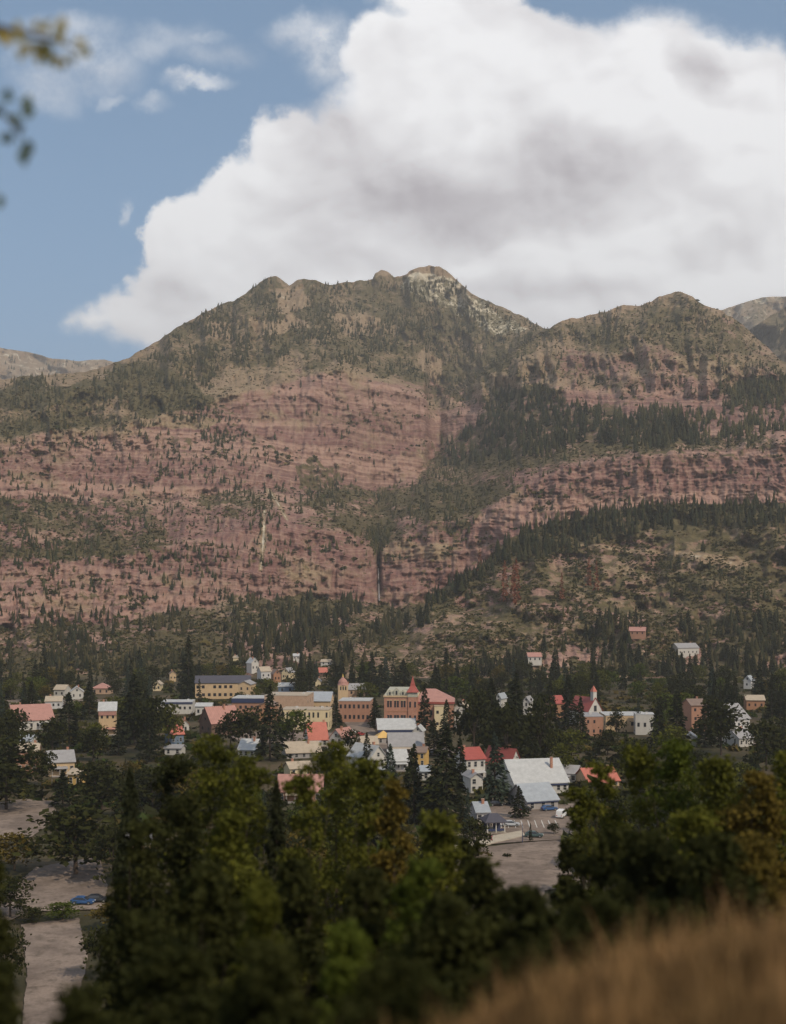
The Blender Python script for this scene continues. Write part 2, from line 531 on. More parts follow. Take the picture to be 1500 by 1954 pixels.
#         px : base, c1b, c1t, c2b, c2t, b2, ridge   as (row, distance)
KN = {-500: [(1292, 930), (1200, 1100), (1090, 1200), (970, 1350), (840, 1480), (780, 1650), (0, 2000)],
      0: [(1292, 930), (1195, 1120), (1080, 1240), (955, 1450), (835, 1600), (765, 1850), (0, 2150)],
      250: [(1292, 930), (1185, 1180), (1055, 1300), (950, 1560), (805, 1740), (725, 2000), (0, 2350)],
      500: [(1292, 930), (1130, 1290), (1000, 1390), (930, 1680), (740, 1930), (690, 2150), (0, 2800)],
      650: [(1292, 930), (1140, 1360), (1008, 1440), (930, 1800), (705, 2020), (665, 2250), (0, 2900)],
      722: [(1292, 930), (1155, 1400), (1050, 1475), (935, 1900), (725, 2080), (690, 2350), (0, 3000)],
      800: [(1292, 930), (1150, 1400), (1005, 1480), (900, 1950), (760, 2170), (715, 2450), (0, 3100)]}
KN_R = {835: [(1292, 930), (1150, 1400), (995, 1480), (880, 2020), (785, 2230), (765, 2330)],
        900: [(1292, 930), (1140, 1400), (985, 1480), (870, 1980), (780, 2180), (735, 2290)],
        1000: [(1292, 930), (1080, 1370), (925, 1490), (860, 1720), (755, 2000), (690, 2130)],
        1100: [(1292, 930), (1070, 1370), (885, 1490), (850, 1640), (745, 1930), (680, 2060)],
        1200: [(1292, 930), (1060, 1370), (868, 1490), (845, 1600), (748, 1880), (672, 2000)],
        1350: [(1292, 930), (1055, 1360), (860, 1480), (840, 1570), (760, 1820), (680, 1960)],
        1500: [(1292, 930), (1050, 1350), (850, 1470), (830, 1540), (765, 1760), (715, 1900)],
        2000: [(1292, 930), (1050, 1300), (850, 1420), (830, 1500), (790, 1660), (760, 1800)]}
RIGHT_D = [(830, 2340), (1000, 2330), (1292, 2420), (1500, 2250), (2000, 2100)]


def col_knots(px):
    """list of (row, distance) up one photo column, strictly rising"""
    rm = np.interp(px, *zip(*RIDGE_MAIN))
    if px <= 815:
        ks = sorted(KN)
        out = []
        for i in range(7):
            out.append((np.interp(px, ks, [KN[k][i][0] for k in ks]), np.interp(px, ks, [KN[k][i][1] for k in ks])))
        out[6] = (rm, out[6][1])
        a, b = out[5], out[6]
        out.insert(6, ((a[0] + b[0]) / 2, a[1] + (b[1] - a[1]) * 0.47))
        return out
    ks = sorted(KN_R)
    out = [(np.interp(px, ks, [KN_R[k][i][0] for k in ks]), np.interp(px, ks, [KN_R[k][i][1] for k in ks])) for i in range(6)]
    rr = np.interp(px, *zip(*RIDGE_RIGHT)); dr = np.interp(px, *zip(*RIGHT_D))
    out[5] = (max(out[5][0], rr + 6), min(out[5][1], dr - 25))
    out[4] = (max(out[4][0], out[5][0] + 5), min(out[4][1], out[5][1] - 10))
    out.append((rr, dr))
    if px < 1046:
        out.append((rr - 1.5, dr + 330))
        out.append((rm, 3120 - (px - 815) * 0.1))
    return out


class Sheet:
    """terrain surface sampled along sight lines so that fine rock detail is spent evenly; every point lies at its true distance"""
    def __init__(s, px, rows, D):
        s.px, s.rows, s.D = px, rows, D         # px (n), rows (m, n), D (m, n)
        s.top, s.bot = rows[-1], rows[0]
    def dist(s, qx, qy):
        """distance of the surface at photo pixels"""
        qx = np.asarray(qx, float); qy = np.asarray(qy, float)
        i = np.clip(np.searchsorted(s.px, qx) - 1, 0, len(s.px) - 2)
        m = s.rows.shape[0]
        t = (s.bot[i] - qy) / (s.bot[i] - s.top[i])
        j = np.clip((t * (m - 1)).astype(int), 0, m - 1)
        return s.D[j, i], (t >= 0) & (t <= 1)


def sheet_mesh(name, sh, mat, back, attrs):
    m, n = sh.D.shape
    rows, D = sh.rows, sh.D
    X = (sh.px[None, :] - CX) / FPX * D
    Z = EYE + (HY - rows) / FPX * D
    V = np.stack([X, D, Z], -1)
    extra = []
    for dd, dz in back:                        # the far side of the ridge
        e = V[-1].copy()
        e[:, 1] += dd; e[:, 0] *= (1 + dd / e[:, 1]); e[:, 2] += dz
        extra.append(e[None])
    VV = np.concatenate([V] + extra, 0)
    M = VV.shape[0]
    idx = np.arange(M * n).reshape(M, n)
    F = np.stack([idx[:-1, :-1], idx[:-1, 1:], idx[1:, 1:], idx[1:, :-1]], -1).reshape(-1, 4)
    me = mesh_from(name, VV.reshape(-1, 3), F, mat, smooth=False)
    for nm, kind, data in attrs:
        pad = np.repeat(data[-1:], len(back), 0)
        set_attr(me, nm, kind, np.concatenate([data, pad], 0).reshape(M * n, -1))
    return tag(link(name, me), kind='structure')


# --- main mountain wall
PX = np.concatenate([np.arange(-460, -60, 6.0), np.arange(-60, 1560, 2.3), np.arange(1560, 1960, 6.0)])
NR = 400
rowsA = np.zeros((NR, len(PX))); DA = np.zeros_like(rowsA); cliffA = np.zeros_like(rowsA)
for i, p in enumerate(PX):
    k = col_knots(p)
    ky = np.array([q[0] for q in k]); kd = np.array([q[1] for q in k])
    top = ky[-1] + float(fbm(np.array(p * 0.045), np.array(1.5), 3, 4)) * 6.0
    ky[-1] = top
    r = np.linspace(ky[0], top, NR)
    rowsA[:, i] = r
    o = np.argsort(ky)
    DA[:, i] = np.interp(r, ky[o], kd[o])
    c = np.zeros(NR)
    c += ((r < ky[1]) & (r > ky[2])) * 1.0 + ((r < ky[3]) & (r > ky[4])) * 1.0
    cliffA[:, i] = c
PXg = np.repeat(PX[None], NR, 0)
# smooth the knots' kinks along and across
for _ in range(10):
    cliffA[1:-1] = (cliffA[:-2] + cliffA[1:-1] * 2 + cliffA[2:]) / 4
    DA[1:-1, 1:-1] = np.where(np.abs(DA[2:, 1:-1] - DA[:-2, 1:-1]) < 60, (DA[:-2, 1:-1] + DA[2:, 1:-1] + DA[1:-1, :-2] + DA[1:-1, 2:] + DA[1:-1, 1:-1] * 4) / 8, DA[1:-1, 1:-1])
tt = (rowsA[0][None] - rowsA) / (rowsA[0] - rowsA[-1])[None]
upper = sstep(0.55, 0.95, tt)
ends = sstep(0.0, 0.06, tt)
warp = fbm(PXg * 0.008, rowsA * 0.008, 9, 3) * 40
gul = ridged((PXg + warp) * 0.016, rowsA * 0.006, 21, 4)
gul2 = ridged((PXg + warp * 0.6) * 0.045, rowsA * 0.012, 22, 4)
big = fbm(PXg * 0.005, rowsA * 0.008, 2, 4)
DA += ends * (big * 60 * (0.4 + upper) - (gul - 0.6) * (70 + 150 * upper) * (1 - 0.75 * cliffA) - (gul2 - 0.6) * (22 + 34 * upper) * (1 - 0.4 * cliffA))
DA += ends * fbm(PXg * 0.07, rowsA * 0.07, 4, 4) * (9 + 16 * upper) + ends * cliffA * ridged(PXg * 0.10, rowsA * 0.012, 41, 3) * -9
# the notch of the falls and the fan of trees above it
notch = np.exp(-((PXg - 722 - (rowsA - 1060) * 0.02) / np.clip(4.5 + np.clip(1052 - rowsA, 0, 60) * 0.42, 4.5, 34)) ** 2) * sstep(1150, 1120, rowsA) * sstep(950, 1010, rowsA)
DA += notch * 34
# gully between the two amphitheatre walls
gline = np.interp(rowsA, [700, 770, 850, 930, 1000], [815, 838, 836, 790, 735])
DA += 38 * np.exp(-((PXg - gline) / 14) ** 2) * sstep(1000, 930, rowsA) * sstep(690, 760, rowsA)
# ledges
zz = EYE + (HY - rowsA) / FPX * DA + fbm(PXg * 0.012, rowsA * 0.012, 8, 3) * 12 + PXg * 0.012


def saw(s, P, seed):
    k = np.floor(s / P); f = s / P - k
    a = 0.3 + 1.4 * _hash(k, k * 0 + 3, seed)
    return (0.5 - f) * a


patch = 0.35 + 0.9 * sstep(-0.25, 0.35, fbm(PXg * 0.02, rowsA * 0.05, 61, 3))
led = saw(zz, 23.0, 1) * 5.0 + saw(zz, 9.0, 2) * 3.0 + saw(zz + fbm(PXg * 0.05, rowsA * 0.02, 62, 2) * 3, 4.3, 3) * 1.5
DA += ends * led * np.clip(patch, 0, 1.2) * (0.30 + 0.85 * cliffA) * (1 - 0.6 * upper)
shA = Sheet(PX, rowsA, DA)

# vegetation cover, dry tan ground and pale limestone of the wall
SUMMIT = [(300, 655), (400, 592), (520, 530), (640, 540), (760, 528), (860, 540), (960, 590), (1040, 630), (960, 690), (860, 745), (800, 745), (740, 715), (640, 690), (560, 690), (470, 692), (430, 700), (380, 740), (300, 730), (240, 720)]
DARKWOOD = [(835, 862), (880, 815), (920, 785), (950, 755), (1000, 740), (1055, 745), (1080, 775), (1150, 790), (1230, 795), (1300, 800), (1345, 825), (1330, 850), (1200, 855), (1120, 850), (1000, 872), (900, 890), (850, 900)]
FAN = [(560, 880), (640, 900), (700, 935), (780, 925), (830, 880), (900, 885), (1000, 890), (940, 960), (860, 1005), (790, 1000), (745, 1040), (722, 1052), (700, 1040), (640, 980), (560, 940)]
BASEWOOD = [(470, 1290), (430, 1250), (500, 1190), (540, 1150), (590, 1125), (640, 1140), (700, 1165), (760, 1160), (800, 1160), (800, 1300)]
RIGHTTOP = [(950, 690), (1046, 630), (1200, 585), (1290, 560), (1400, 610), (1490, 690), (1500, 720), (1400, 690), (1300, 670), (1200, 668), (1100, 655), (1020, 665)]
LEFTBAND = [(-60, 735), (100, 722), (230, 705), (300, 715), (380, 745), (430, 790), (470, 840), (420, 860), (330, 800), (200, 770), (-60, 775)]
RIGHTBAND = [(1080, 800), (1300, 770), (1500, 770), (1500, 830), (1340, 850), (1200, 800)]
RSPOT = [(1370, 745), (1500, 720), (1500, 770), (1420, 775)]
LOWLEFT = [(-60, 1150), (120, 1190), (300, 1200), (430, 1180), (560, 1140), (600, 1290), (-60, 1290)]


def veg_cover(px, py):
    v = np.full(px.shape, 0.40)
    for poly, k in ((SUMMIT, .66), (RIGHTTOP, .62), (FAN, .66), (DARKWOOD, .95), (BASEWOOD, .82), (LEFTBAND, .85), (RIGHTBAND, .6), (RSPOT, .9), (LOWLEFT, .5)):
        v = np.where(soft_poly(px, py, poly, 44, 5, 0.018), k, v)
    for poly in ([(640, 600), (700, 590), (725, 610), (715, 640), (660, 645)], [(530, 545), (575, 550), (600, 580), (560, 600), (530, 585)], [(810, 655), (840, 690), (842, 740), (822, 735), (800, 680)],
                 [(900, 655), (930, 660), (925, 675), (880, 670)], [(480, 610), (560, 600), (600, 625), (500, 640)], [(400, 620), (450, 615), (440, 650), (390, 650)]):
        v = np.where(soft_poly(px, py, poly, 12), 0.12, v)
    bench = fbm(px * 0.0045 + py * 0.002, py * 0.034 + fbm(px * 0.006, py * 0.006, 15, 3) * 0.9, 79, 3)
    v += fbm(px * 0.02, py * 0.035, 77, 4) * 0.24 + np.clip(bench, -.35, .45) * 0.62 * sstep(690, 780, py)
    v += 0.20 * sstep(560, 260, px) * sstep(700, 800, py)
    return v


vegA = veg_cover(PXg, rowsA)
vegA = vegA * (1 - 0.50 * np.clip(cliffA, 0, 1))
for poly in (FAN, DARKWOOD):
    vegA = np.where(soft_poly(PXg, rowsA, poly, 44, 5, 0.018), np.maximum(vegA, 0.62), vegA)
tanA = 0.30 + 0.35 * fbm(PXg * 0.012, rowsA * 0.02, 71, 4)
tanA += 0.30 * sstep(960, 700, rowsA) * (1 - cliffA) * sstep(1080, 940, PXg) - 0.25 * sstep(960, 1060, PXg) * sstep(625, 680, rowsA) - 0.25 * sstep(1000, 1250, PXg) * sstep(720, 860, rowsA)
tanA += 0.45 * sstep(0.70, 0.85, tt)
tanA += 0.5 * soft_poly(PXg, rowsA, [(220, 785), (330, 790), (420, 800), (400, 820), (230, 815)], 8)
tanA += 0.7 * np.exp(-((PXg - np.interp(rowsA, [930, 960, 1000], [508, 530, 552])) / 4.5) ** 2) * sstep(925, 940, rowsA) * sstep(1000, 985, rowsA)      # scree tracks
tanA += 0.7 * np.exp(-((PXg - np.interp(rowsA, [970, 1040, 1090], [505, 502, 497])) / 4.0) ** 2) * sstep(965, 980, rowsA) * sstep(1095, 1085, rowsA)
tanA += 0.8 * soft_poly(PXg, rowsA, [(805, 650), (835, 690), (842, 735), (825, 730), (805, 690)], 6)
paleA = np.where(soft_poly(PXg, rowsA, [(765, 540), (800, 518), (850, 530), (900, 565), (960, 600), (1000, 625), (960, 640), (900, 612), (850, 590), (800, 570)], 14), 0.85, 0.0) + 0.4 * soft_poly(PXg, rowsA, [(880, 575), (930, 590), (985, 630), (920, 612)], 8)
paleA += 0.35 * soft_poly(PXg, rowsA, [(505, 530), (545, 535), (560, 570), (510, 560)], 8)
for yy_, xx_ in (([930, 960, 1000], [508, 530, 552]), ([970, 1040, 1090], [505, 502, 497])):
    st = np.exp(-((PXg - np.interp(rowsA, yy_, xx_)) / 3.6) ** 2) * sstep(yy_[0] - 8, yy_[0], rowsA) * sstep(yy_[2] + 4, yy_[2] - 6, rowsA)
    paleA += 0.55 * st; vegA -= 1.0 * st
wetA = np.exp(-((PXg - 722 - (rowsA - 1060) * 0.02) / np.where(rowsA < 1052, 7, 3.4)) ** 2) * sstep(1148, 1138, rowsA) * sstep(1020, 1050, rowsA)
wetA = np.clip(wetA * np.where(rowsA > 1092, 0.55, 1.0), 0, 1)
sheet_mesh('mountain', shA, 'mountain_rock', [(120, -25), (500, -160), (1200, -600)],
           [('rock', 'FLOAT_COLOR', np.stack([tanA, paleA, vegA, np.ones_like(vegA)], -1)), ('wet', 'FLOAT', wetA)])

# --- nearer hill on the right, running down to the falls creek
RIDGE_HILL = [(560, 1291), (600, 1288), (640, 1276), (680, 1258), (720, 1238), (745, 1226), (770, 1205), (790, 1180), (815, 1150), (850, 1118), (885, 1098), (920, 1078), (950, 1046), (975, 1026), (1000, 1016),
              (1040, 1000), (1090, 990), (1130, 980), (1180, 972), (1230, 965), (1300, 962), (1400, 962), (1500, 960), (1700, 945), (2000, 930)]
HILL_D = [(560, 950), (680, 1010), (780, 1150), (900, 1240), (1000, 1290), (1200, 1320), (1500, 1290), (2000, 1200)]
PXc = np.concatenate([np.arange(560, 1560, 2.5), np.arange(1560, 2000, 8.0)])
NC = 150
rowsC = np.zeros((NC, len(PXc))); DC = np.zeros_like(rowsC)
for i, p in enumerate(PXc):
    rr = np.interp(p, *zip(*RIDGE_HILL)); dr = np.interp(p, *zip(*HILL_D))
    r = np.linspace(1294, rr, NC)
    rowsC[:, i] = r
    t = np.linspace(0, 1, NC)
    DC[:, i] = 915 + (dr - 915) * (t ** 0.9)
PXcg = np.repeat(PXc[None], NC, 0)
tc = np.repeat(np.linspace(0, 1, NC)[:, None], len(PXc), 1)
ec = sstep(0, 0.1, tc) * np.clip((rowsC[0] - rowsC[-1]) / 150, 0, 1)[None]
DC += ec * (fbm(PXcg * 0.012, rowsC * 0.02, 30, 4) * 34 - (ridged((PXcg + fbm(PXcg * .01, rowsC * .01, 4, 2) * 40) * 0.018, rowsC * 0.012, 31, 4) - 0.6) * 26 + fbm(PXcg * 0.08, rowsC * 0.1, 33, 4) * 8)
zc = EYE + (HY - rowsC) / FPX * DC
DC += ec * saw(zc + fbm(PXcg * 0.02, rowsC * 0.02, 35, 3) * 8, 9.0, 7) * 4 * np.clip(patch[:1, :1], 0, 1)
shC = Sheet(PXc, rowsC, DC)
HILLWOOD = [(790, 1190), (790, 1150), (850, 1112), (920, 1075), (960, 1035), (1040, 995), (1230, 958), (1500, 958), (1500, 1005), (1240, 1010), (1150, 1040), (1060, 1060), (960, 1085), (900, 1120), (830, 1160), (800, 1200)]
HILLFOOT = [(880, 1292), (960, 1240), (1080, 1225), (1160, 1180), (1280, 1200), (1500, 1180), (1600, 1292)]
vegC = 0.60 + fbm(PXcg * 0.05, rowsC * 0.09, 78, 4) * 0.34
vegC = np.where(soft_poly(PXcg, rowsC, HILLWOOD, 10), 0.85, vegC)
vegC = np.where(soft_poly(PXcg, rowsC, HILLFOOT, 26), np.maximum(vegC, 0.55), vegC)
vegC = np.where(PXcg > 1250, vegC + 0.12, vegC)
roadC = np.exp(-((rowsC - np.interp(PXcg, [1100, 1140, 1200, 1280, 1330, 1400, 1500], [1040, 1042, 1050, 1054, 1062, 1075, 1072])) / np.interp(PXcg, [1100, 1300, 1400, 1480], [3, 4.5, 9, 4])) ** 2) * sstep(1090, 1130, PXcg) * sstep(1440, 1400, PXcg)
roadC = roadC * (0.55 + 0.6 * sstep(-0.3, 0.3, fbm(PXcg * 0.03, rowsC * 0.03, 88, 3)))
vegC = vegC - 1.2 * roadC
tanC = 0.48 + 0.3 * fbm(PXcg * 0.012, rowsC * 0.02, 72, 4) + 0.6 * roadC
sheet_mesh('hillside', shC, 'mountain_rock', [(60, -14), (110, -60)],
           [('rock', 'FLOAT_COLOR', np.stack([tanC, 0.42 * roadC, vegC, np.ones_like(vegC)], -1)), ('wet', 'FLOAT', vegC * 0)])


# --- far ridges at either side
def far_ridge(name, pts, D, lo, hi, seed, attr):
    px = np.arange(pts[0][0], pts[-1][0], 5.0)
    n = 70
    top = np.interp(px, *zip(*pts)) + fbm(px * 0.03, px * 0 + 2.0, seed, 4) * 3
    rows = np.linspace(top + lo, top, n)
    t = np.repeat(np.linspace(0, 1, n)[:, None], len(px), 1)
    g = np.repeat(px[None], n, 0)
    dd = D - hi + hi * t - (ridged(g * 0.02, rows * 0.012, seed, 4) - 0.6) * 420 + fbm(g * 0.04, rows * 0.05, seed + 3, 4) * 90
    sh = Sheet(px, rows, dd)
    veg = 0.36 + fbm(g * 0.02, rows * 0.03, seed + 9, 4) * 0.4
    one = np.ones_like(veg)
    sheet_mesh(name, sh, 'mountain_rock', [(300, -60), (1200, -500)], [('rock', 'FLOAT_COLOR', np.stack([one * attr[0], one * attr[1], veg + attr[2], one], -1)), ('wet', 'FLOAT', veg * 0)])
    return sh


shL = far_ridge('mountain', [(-700, 640), (-300, 662), (-60, 668), (0, 664), (50, 670), (100, 684), (150, 690), (200, 686), (260, 700), (420, 730)], 5600, 160, 900, 91, (1.2, 0.40, -0.18))
shR = far_ridge('mountain', [(1180, 640), (1340, 596), (1380, 590), (1420, 577), (1455, 568), (1500, 566), (1600, 560), (1800, 590), (2100, 620), (2400, 640)], 5200, 200, 900, 92, (0.8, 0.42, 0.0))
shR2 = far_ridge('mountain', [(1330, 760), (1400, 650), (1440, 622), (1500, 585), (1620, 560), (1800, 580), (2100, 650)], 3700, 200, 700, 93, (0.7, 0.15, 0.3))

# --- valley floor out to the horizon, sunk a little under the slopes
def floor_mesh():
    xs = np.concatenate([[-8000, -5000, -3000, -1500], np.linspace(-800, 800, 81), [1500, 3000, 5000, 8000]])
    ys = np.concatenate([[-4000, -2000, -1000, -400], np.linspace(-100, 1000, 56), [1500, 3000, 5500, 8500]])
    X, Y = np.meshgrid(xs, ys)
    Z = fbm(X * 0.02, Y * 0.02, 55, 3) * 0.12 - 0.16
    n = len(xs)
    idx = np.arange(X.size).reshape(X.shape)
    F = np.stack([idx[:-1, :-1], idx[:-1, 1:], idx[1:, 1:], idx[1:, :-1]], -1).reshape(-1, 4)
    return mesh_from('ground', np.stack([X, Y, Z], -1).reshape(-1, 3), F, 'town_earth', True)


tag(link('ground', floor_mesh()), kind='structure')


def hill_z(x, y):
    """the steep brow the photographer stands on"""
    x = np.asarray(x, float); y = np.asarray(y, float)
    lat = 1.7 * np.tanh(0.36 * x / 1.7)
    yy = np.clip(y, -60, None)
    over = np.clip(yy - 9, 0, None)
    far_ = np.clip(yy - 60, 0, None)
    drop = 0.160 * np.minimum(yy, 9) + 0.37 * over - 0.19 * 3.0 * (1 - np.exp(-over / 3.0)) + 0.2 * far_
    z = 57.60 + lat - drop
    return np.maximum(z, -0.6)


def hill_mesh():
    xs = np.concatenate([np.linspace(-160, -14, 40), np.linspace(-13, 20, 100), np.linspace(21, 160, 40)])
    ys = np.concatenate([np.linspace(-60, -1, 24), np.linspace(0, 24, 80), np.linspace(25, 190, 70)])
    X, Y = np.meshgrid(xs, ys)
    Z = hill_z(X, Y) + np.where(hill_z(X, Y) > -0.3, fbm(X * 0.3, Y * 0.3, 56, 4) * 0.14, 0)
    idx = np.arange(X.size).reshape(X.shape)
    F = np.stack([idx[:-1, :-1], idx[:-1, 1:], idx[1:, 1:], idx[1:, :-1]], -1).reshape(-1, 4)
    return mesh_from('grassy_hillside', np.stack([X, Y, Z], -1).reshape(-1, 3), F, 'hill_earth', True)


tag(link('grassy_hillside', hill_mesh()), kind='structure')


def flat_patch(name, pix, mat, z=0.05, thick=0.0):
    co = [ground_at(*p) for p in pix]
    pts = []
    for i, p in enumerate(co):                       # worn, uneven edges
        q = co[(i + 1) % len(co)]
        m = max(1, int((q - p).length / 1.2))
        for j in range(m):
            c = p.lerp(q, j / m)
            e = 0.0 if thick else 0.3
            pts.append(Vector((c.x + e * float(fbm(np.array(c.x * .7), np.array(c.y * .7), 3, 4)), c.y + 1.5 * e * float(fbm(np.array(c.x * .3), np.array(c.y * .3), 8, 3)), 0)))
    n = len(pts)
    vs = [(p.x, p.y, z) for p in pts]
    fs = [tuple(range(n))]
    area = sum(vs[i][0] * vs[(i + 1) % n][1] - vs[(i + 1) % n][0] * vs[i][1] for i in range(n))
    if area < 0:
        vs.reverse()
    if thick:
        vs += [(p[0], p[1], z - thick) for p in vs]
        fs += [(i, (i + 1) % n, (i + 1) % n + n, i + n)[::-1] for i in range(n)]
    return tag(link(name, mesh_from(name, vs, fs, mat)), kind='structure')


flat_patch('street', [(640, 1352), (700, 1352), (712, 1390), (735, 1420), (775, 1470), (700, 1470), (672, 1400)], 'pavement', 0.10)
flat_patch('street', [(440, 1398), (672, 1398), (735, 1420), (900, 1432), (900, 1446), (720, 1434), (440, 1412)], 'pavement', 0.106)
flat_patch('street', [(-260, 1345), (-260, 1335), (300, 1335), (640, 1356), (640, 1364), (300, 1345)], 'pavement', 0.11)
flat_patch('parking_lot', [(840, 1534), (1120, 1534), (1130, 1562), (1140, 1600), (1000, 1606), (840, 1620)], 'pavement', 0.10)
flat_patch('road', [(760, 1650), (840, 1627), (1000, 1608), (1140, 1600), (1160, 1680), (1040, 1700), (1020, 1760), (1000, 1760), (960, 1690), (760, 1700)], 'pavement', 0.104)
flat_patch('sidewalk', [(850, 1614), (920, 1600), (996, 1586), (1002, 1596), (925, 1614), (860, 1628)], 'sidewalk', 0.24, 0.3)
flat_patch('parking_lot', [(-140, 1552), (60, 1523), (108, 1528), (104, 1565), (60, 1598), (-140, 1612)], 'pavement', 0.10)
flat_patch('road', [(70, 1655), (190, 1635), (205, 1690), (200, 1735), (60, 1740), (-60, 1790), (-60, 1760)], 'pavement', 0.10)
flat_patch('road', [(40, 1765), (150, 1752), (168, 1830), (150, 1900), (180, 1980), (40, 1980), (52, 1860)], 'pavement', 0.104)
flat_patch('road', [(1150, 1372), (1270, 1368), (1480, 1400), (1600, 1440), (1600, 1462), (1440, 1425), (1260, 1395), (1160, 1395)], 'pavement', 0.10)

# ------------------------------------------------------------------ buildings
plain('brick_plaster', (0.36, 0.19, 0.125), 0.9, 0.14, 0.5)
brick_mat('red_brick', (0.44, 0.20, 0.125), (0.36, 0.15, 0.095), (0.40, 0.30, 0.23))
brick_mat('tan_brick', (0.47, 0.30, 0.20), (0.40, 0.25, 0.165), (0.45, 0.36, 0.27))
plain('tan_stucco', (0.52, 0.37, 0.22), 0.9, 0.10, 0.5)
plain('cream_paint', (0.62, 0.50, 0.31), 0.8, 0.09, 0.6)
plain('white_paint', (0.50, 0.470, 0.425), 0.7, 0.08, 0.6)
plain('grey_wood', (0.33, 0.30, 0.28), 0.85, 0.14, 0.8)
plain('brown_wood', (0.14, 0.085, 0.06), 0.85, 0.16, 0.8)
plain('pale_grey', (0.52, 0.50, 0.48), 0.8, 0.10, 0.6)
plain('blue_paint', (0.14, 0.19, 0.26), 0.7, 0.10, 0.6)
plain('navy_trim', (0.035, 0.045, 0.10), 0.6, 0.10, 0.8)
plain('yellow_paint', (0.60, 0.38, 0.13), 0.75, 0.10, 0.6)
plain('orange_trim', (0.36, 0.185, 0.105), 0.75, 0.10, 0.6)
plain('mansard_slate', (0.40, 0.38, 0.30), 0.7, 0.16, 1.6)
plain('window_glass', (0.028, 0.030, 0.036), 0.12, 0.05, 0.6, 0.6)
plain('dark_door', (0.10, 0.045, 0.035), 0.6, 0.10, 0.8)
plain('gold_leaf', (0.62, 0.42, 0.10), 0.35, 0.05, 0.8, 0.5, 0.0, 0.6)
roof_mat('roof_red', (0.34, 0.085, 0.068), 0.5, (0.40, 0.13, 0.10))
roof_mat('roof_coral', (0.46, 0.150, 0.105), 0.5, (0.50, 0.22, 0.17))
roof_mat('roof_pink', (0.40, 0.205, 0.165), 0.5, (0.44, 0.26, 0.22))
roof_mat('roof_white', (0.44, 0.435, 0.42), 0.6, (0.50, 0.48, 0.45))
roof_mat('roof_grey', (0.30, 0.285, 0.28), 0.5, (0.22, 0.19, 0.175))
roof_mat('roof_blue', (0.33, 0.35, 0.37), 0.5, (0.27, 0.29, 0.32))
roof_mat('roof_brown', (0.22, 0.155, 0.12), 0.4, (0.15, 0.10, 0.08))
roof_mat('roof_dark', (0.075, 0.07, 0.085), 0.5, (0.06, 0.05, 0.05))
roof_mat('roof_tan', (0.42, 0.34, 0.25), 0.5, (0.34, 0.27, 0.20))

KEEP = []            # (x0, y0, x1, y1, distance) boxes of the photo that trees must not stand in front of
SHORTS = set()
PLACES = []          # (world position, short name) used when naming the trees around
WIN_CACHE = {}


def window_meshes(w, h):
    k = (round(w, 2), round(h, 2))
    if k not in WIN_CACHE:
        f = MB(); b = 0.09
        f.box(-w / 2 - b, -w / 2, -0.07, 0.03, 0, h); f.box(w / 2, w / 2 + b, -0.07, 0.03, 0, h)
        f.box(-w / 2 - b, w / 2 + b, -0.07, 0.03, h, h + b); f.box(-w / 2 - b * 1.5, w / 2 + b * 1.5, -0.11, 0.03, -b, 0)
        f.box(-w / 2, w / 2, -0.05, 0.01, h * 0.5 - 0.03, h * 0.5 + 0.03)
        p = MB().box(-w / 2 + 0.003, w / 2 - 0.003, -0.03, 0.0, 0.003, h - 0.003)
        far = MB(); far.box(-w / 2, w / 2, -0.04, 0.05, 0, h)
        WIN_CACHE[k] = (f.mesh('window', 'white_paint'), p.mesh('pane', 'window_glass'), far.mesh('window', 'window_glass'))
    return WIN_CACHE[k]


def add_window(parent, x, y, z, w, h, rz, near):
    f, p, far = window_meshes(w, h)
    if near:
        o = link('window', f, parent, (x, y, z), rz)
        link('pane', p, o)
    else:
        o = link('window', far, parent, (x, y, z), rz)
    return o


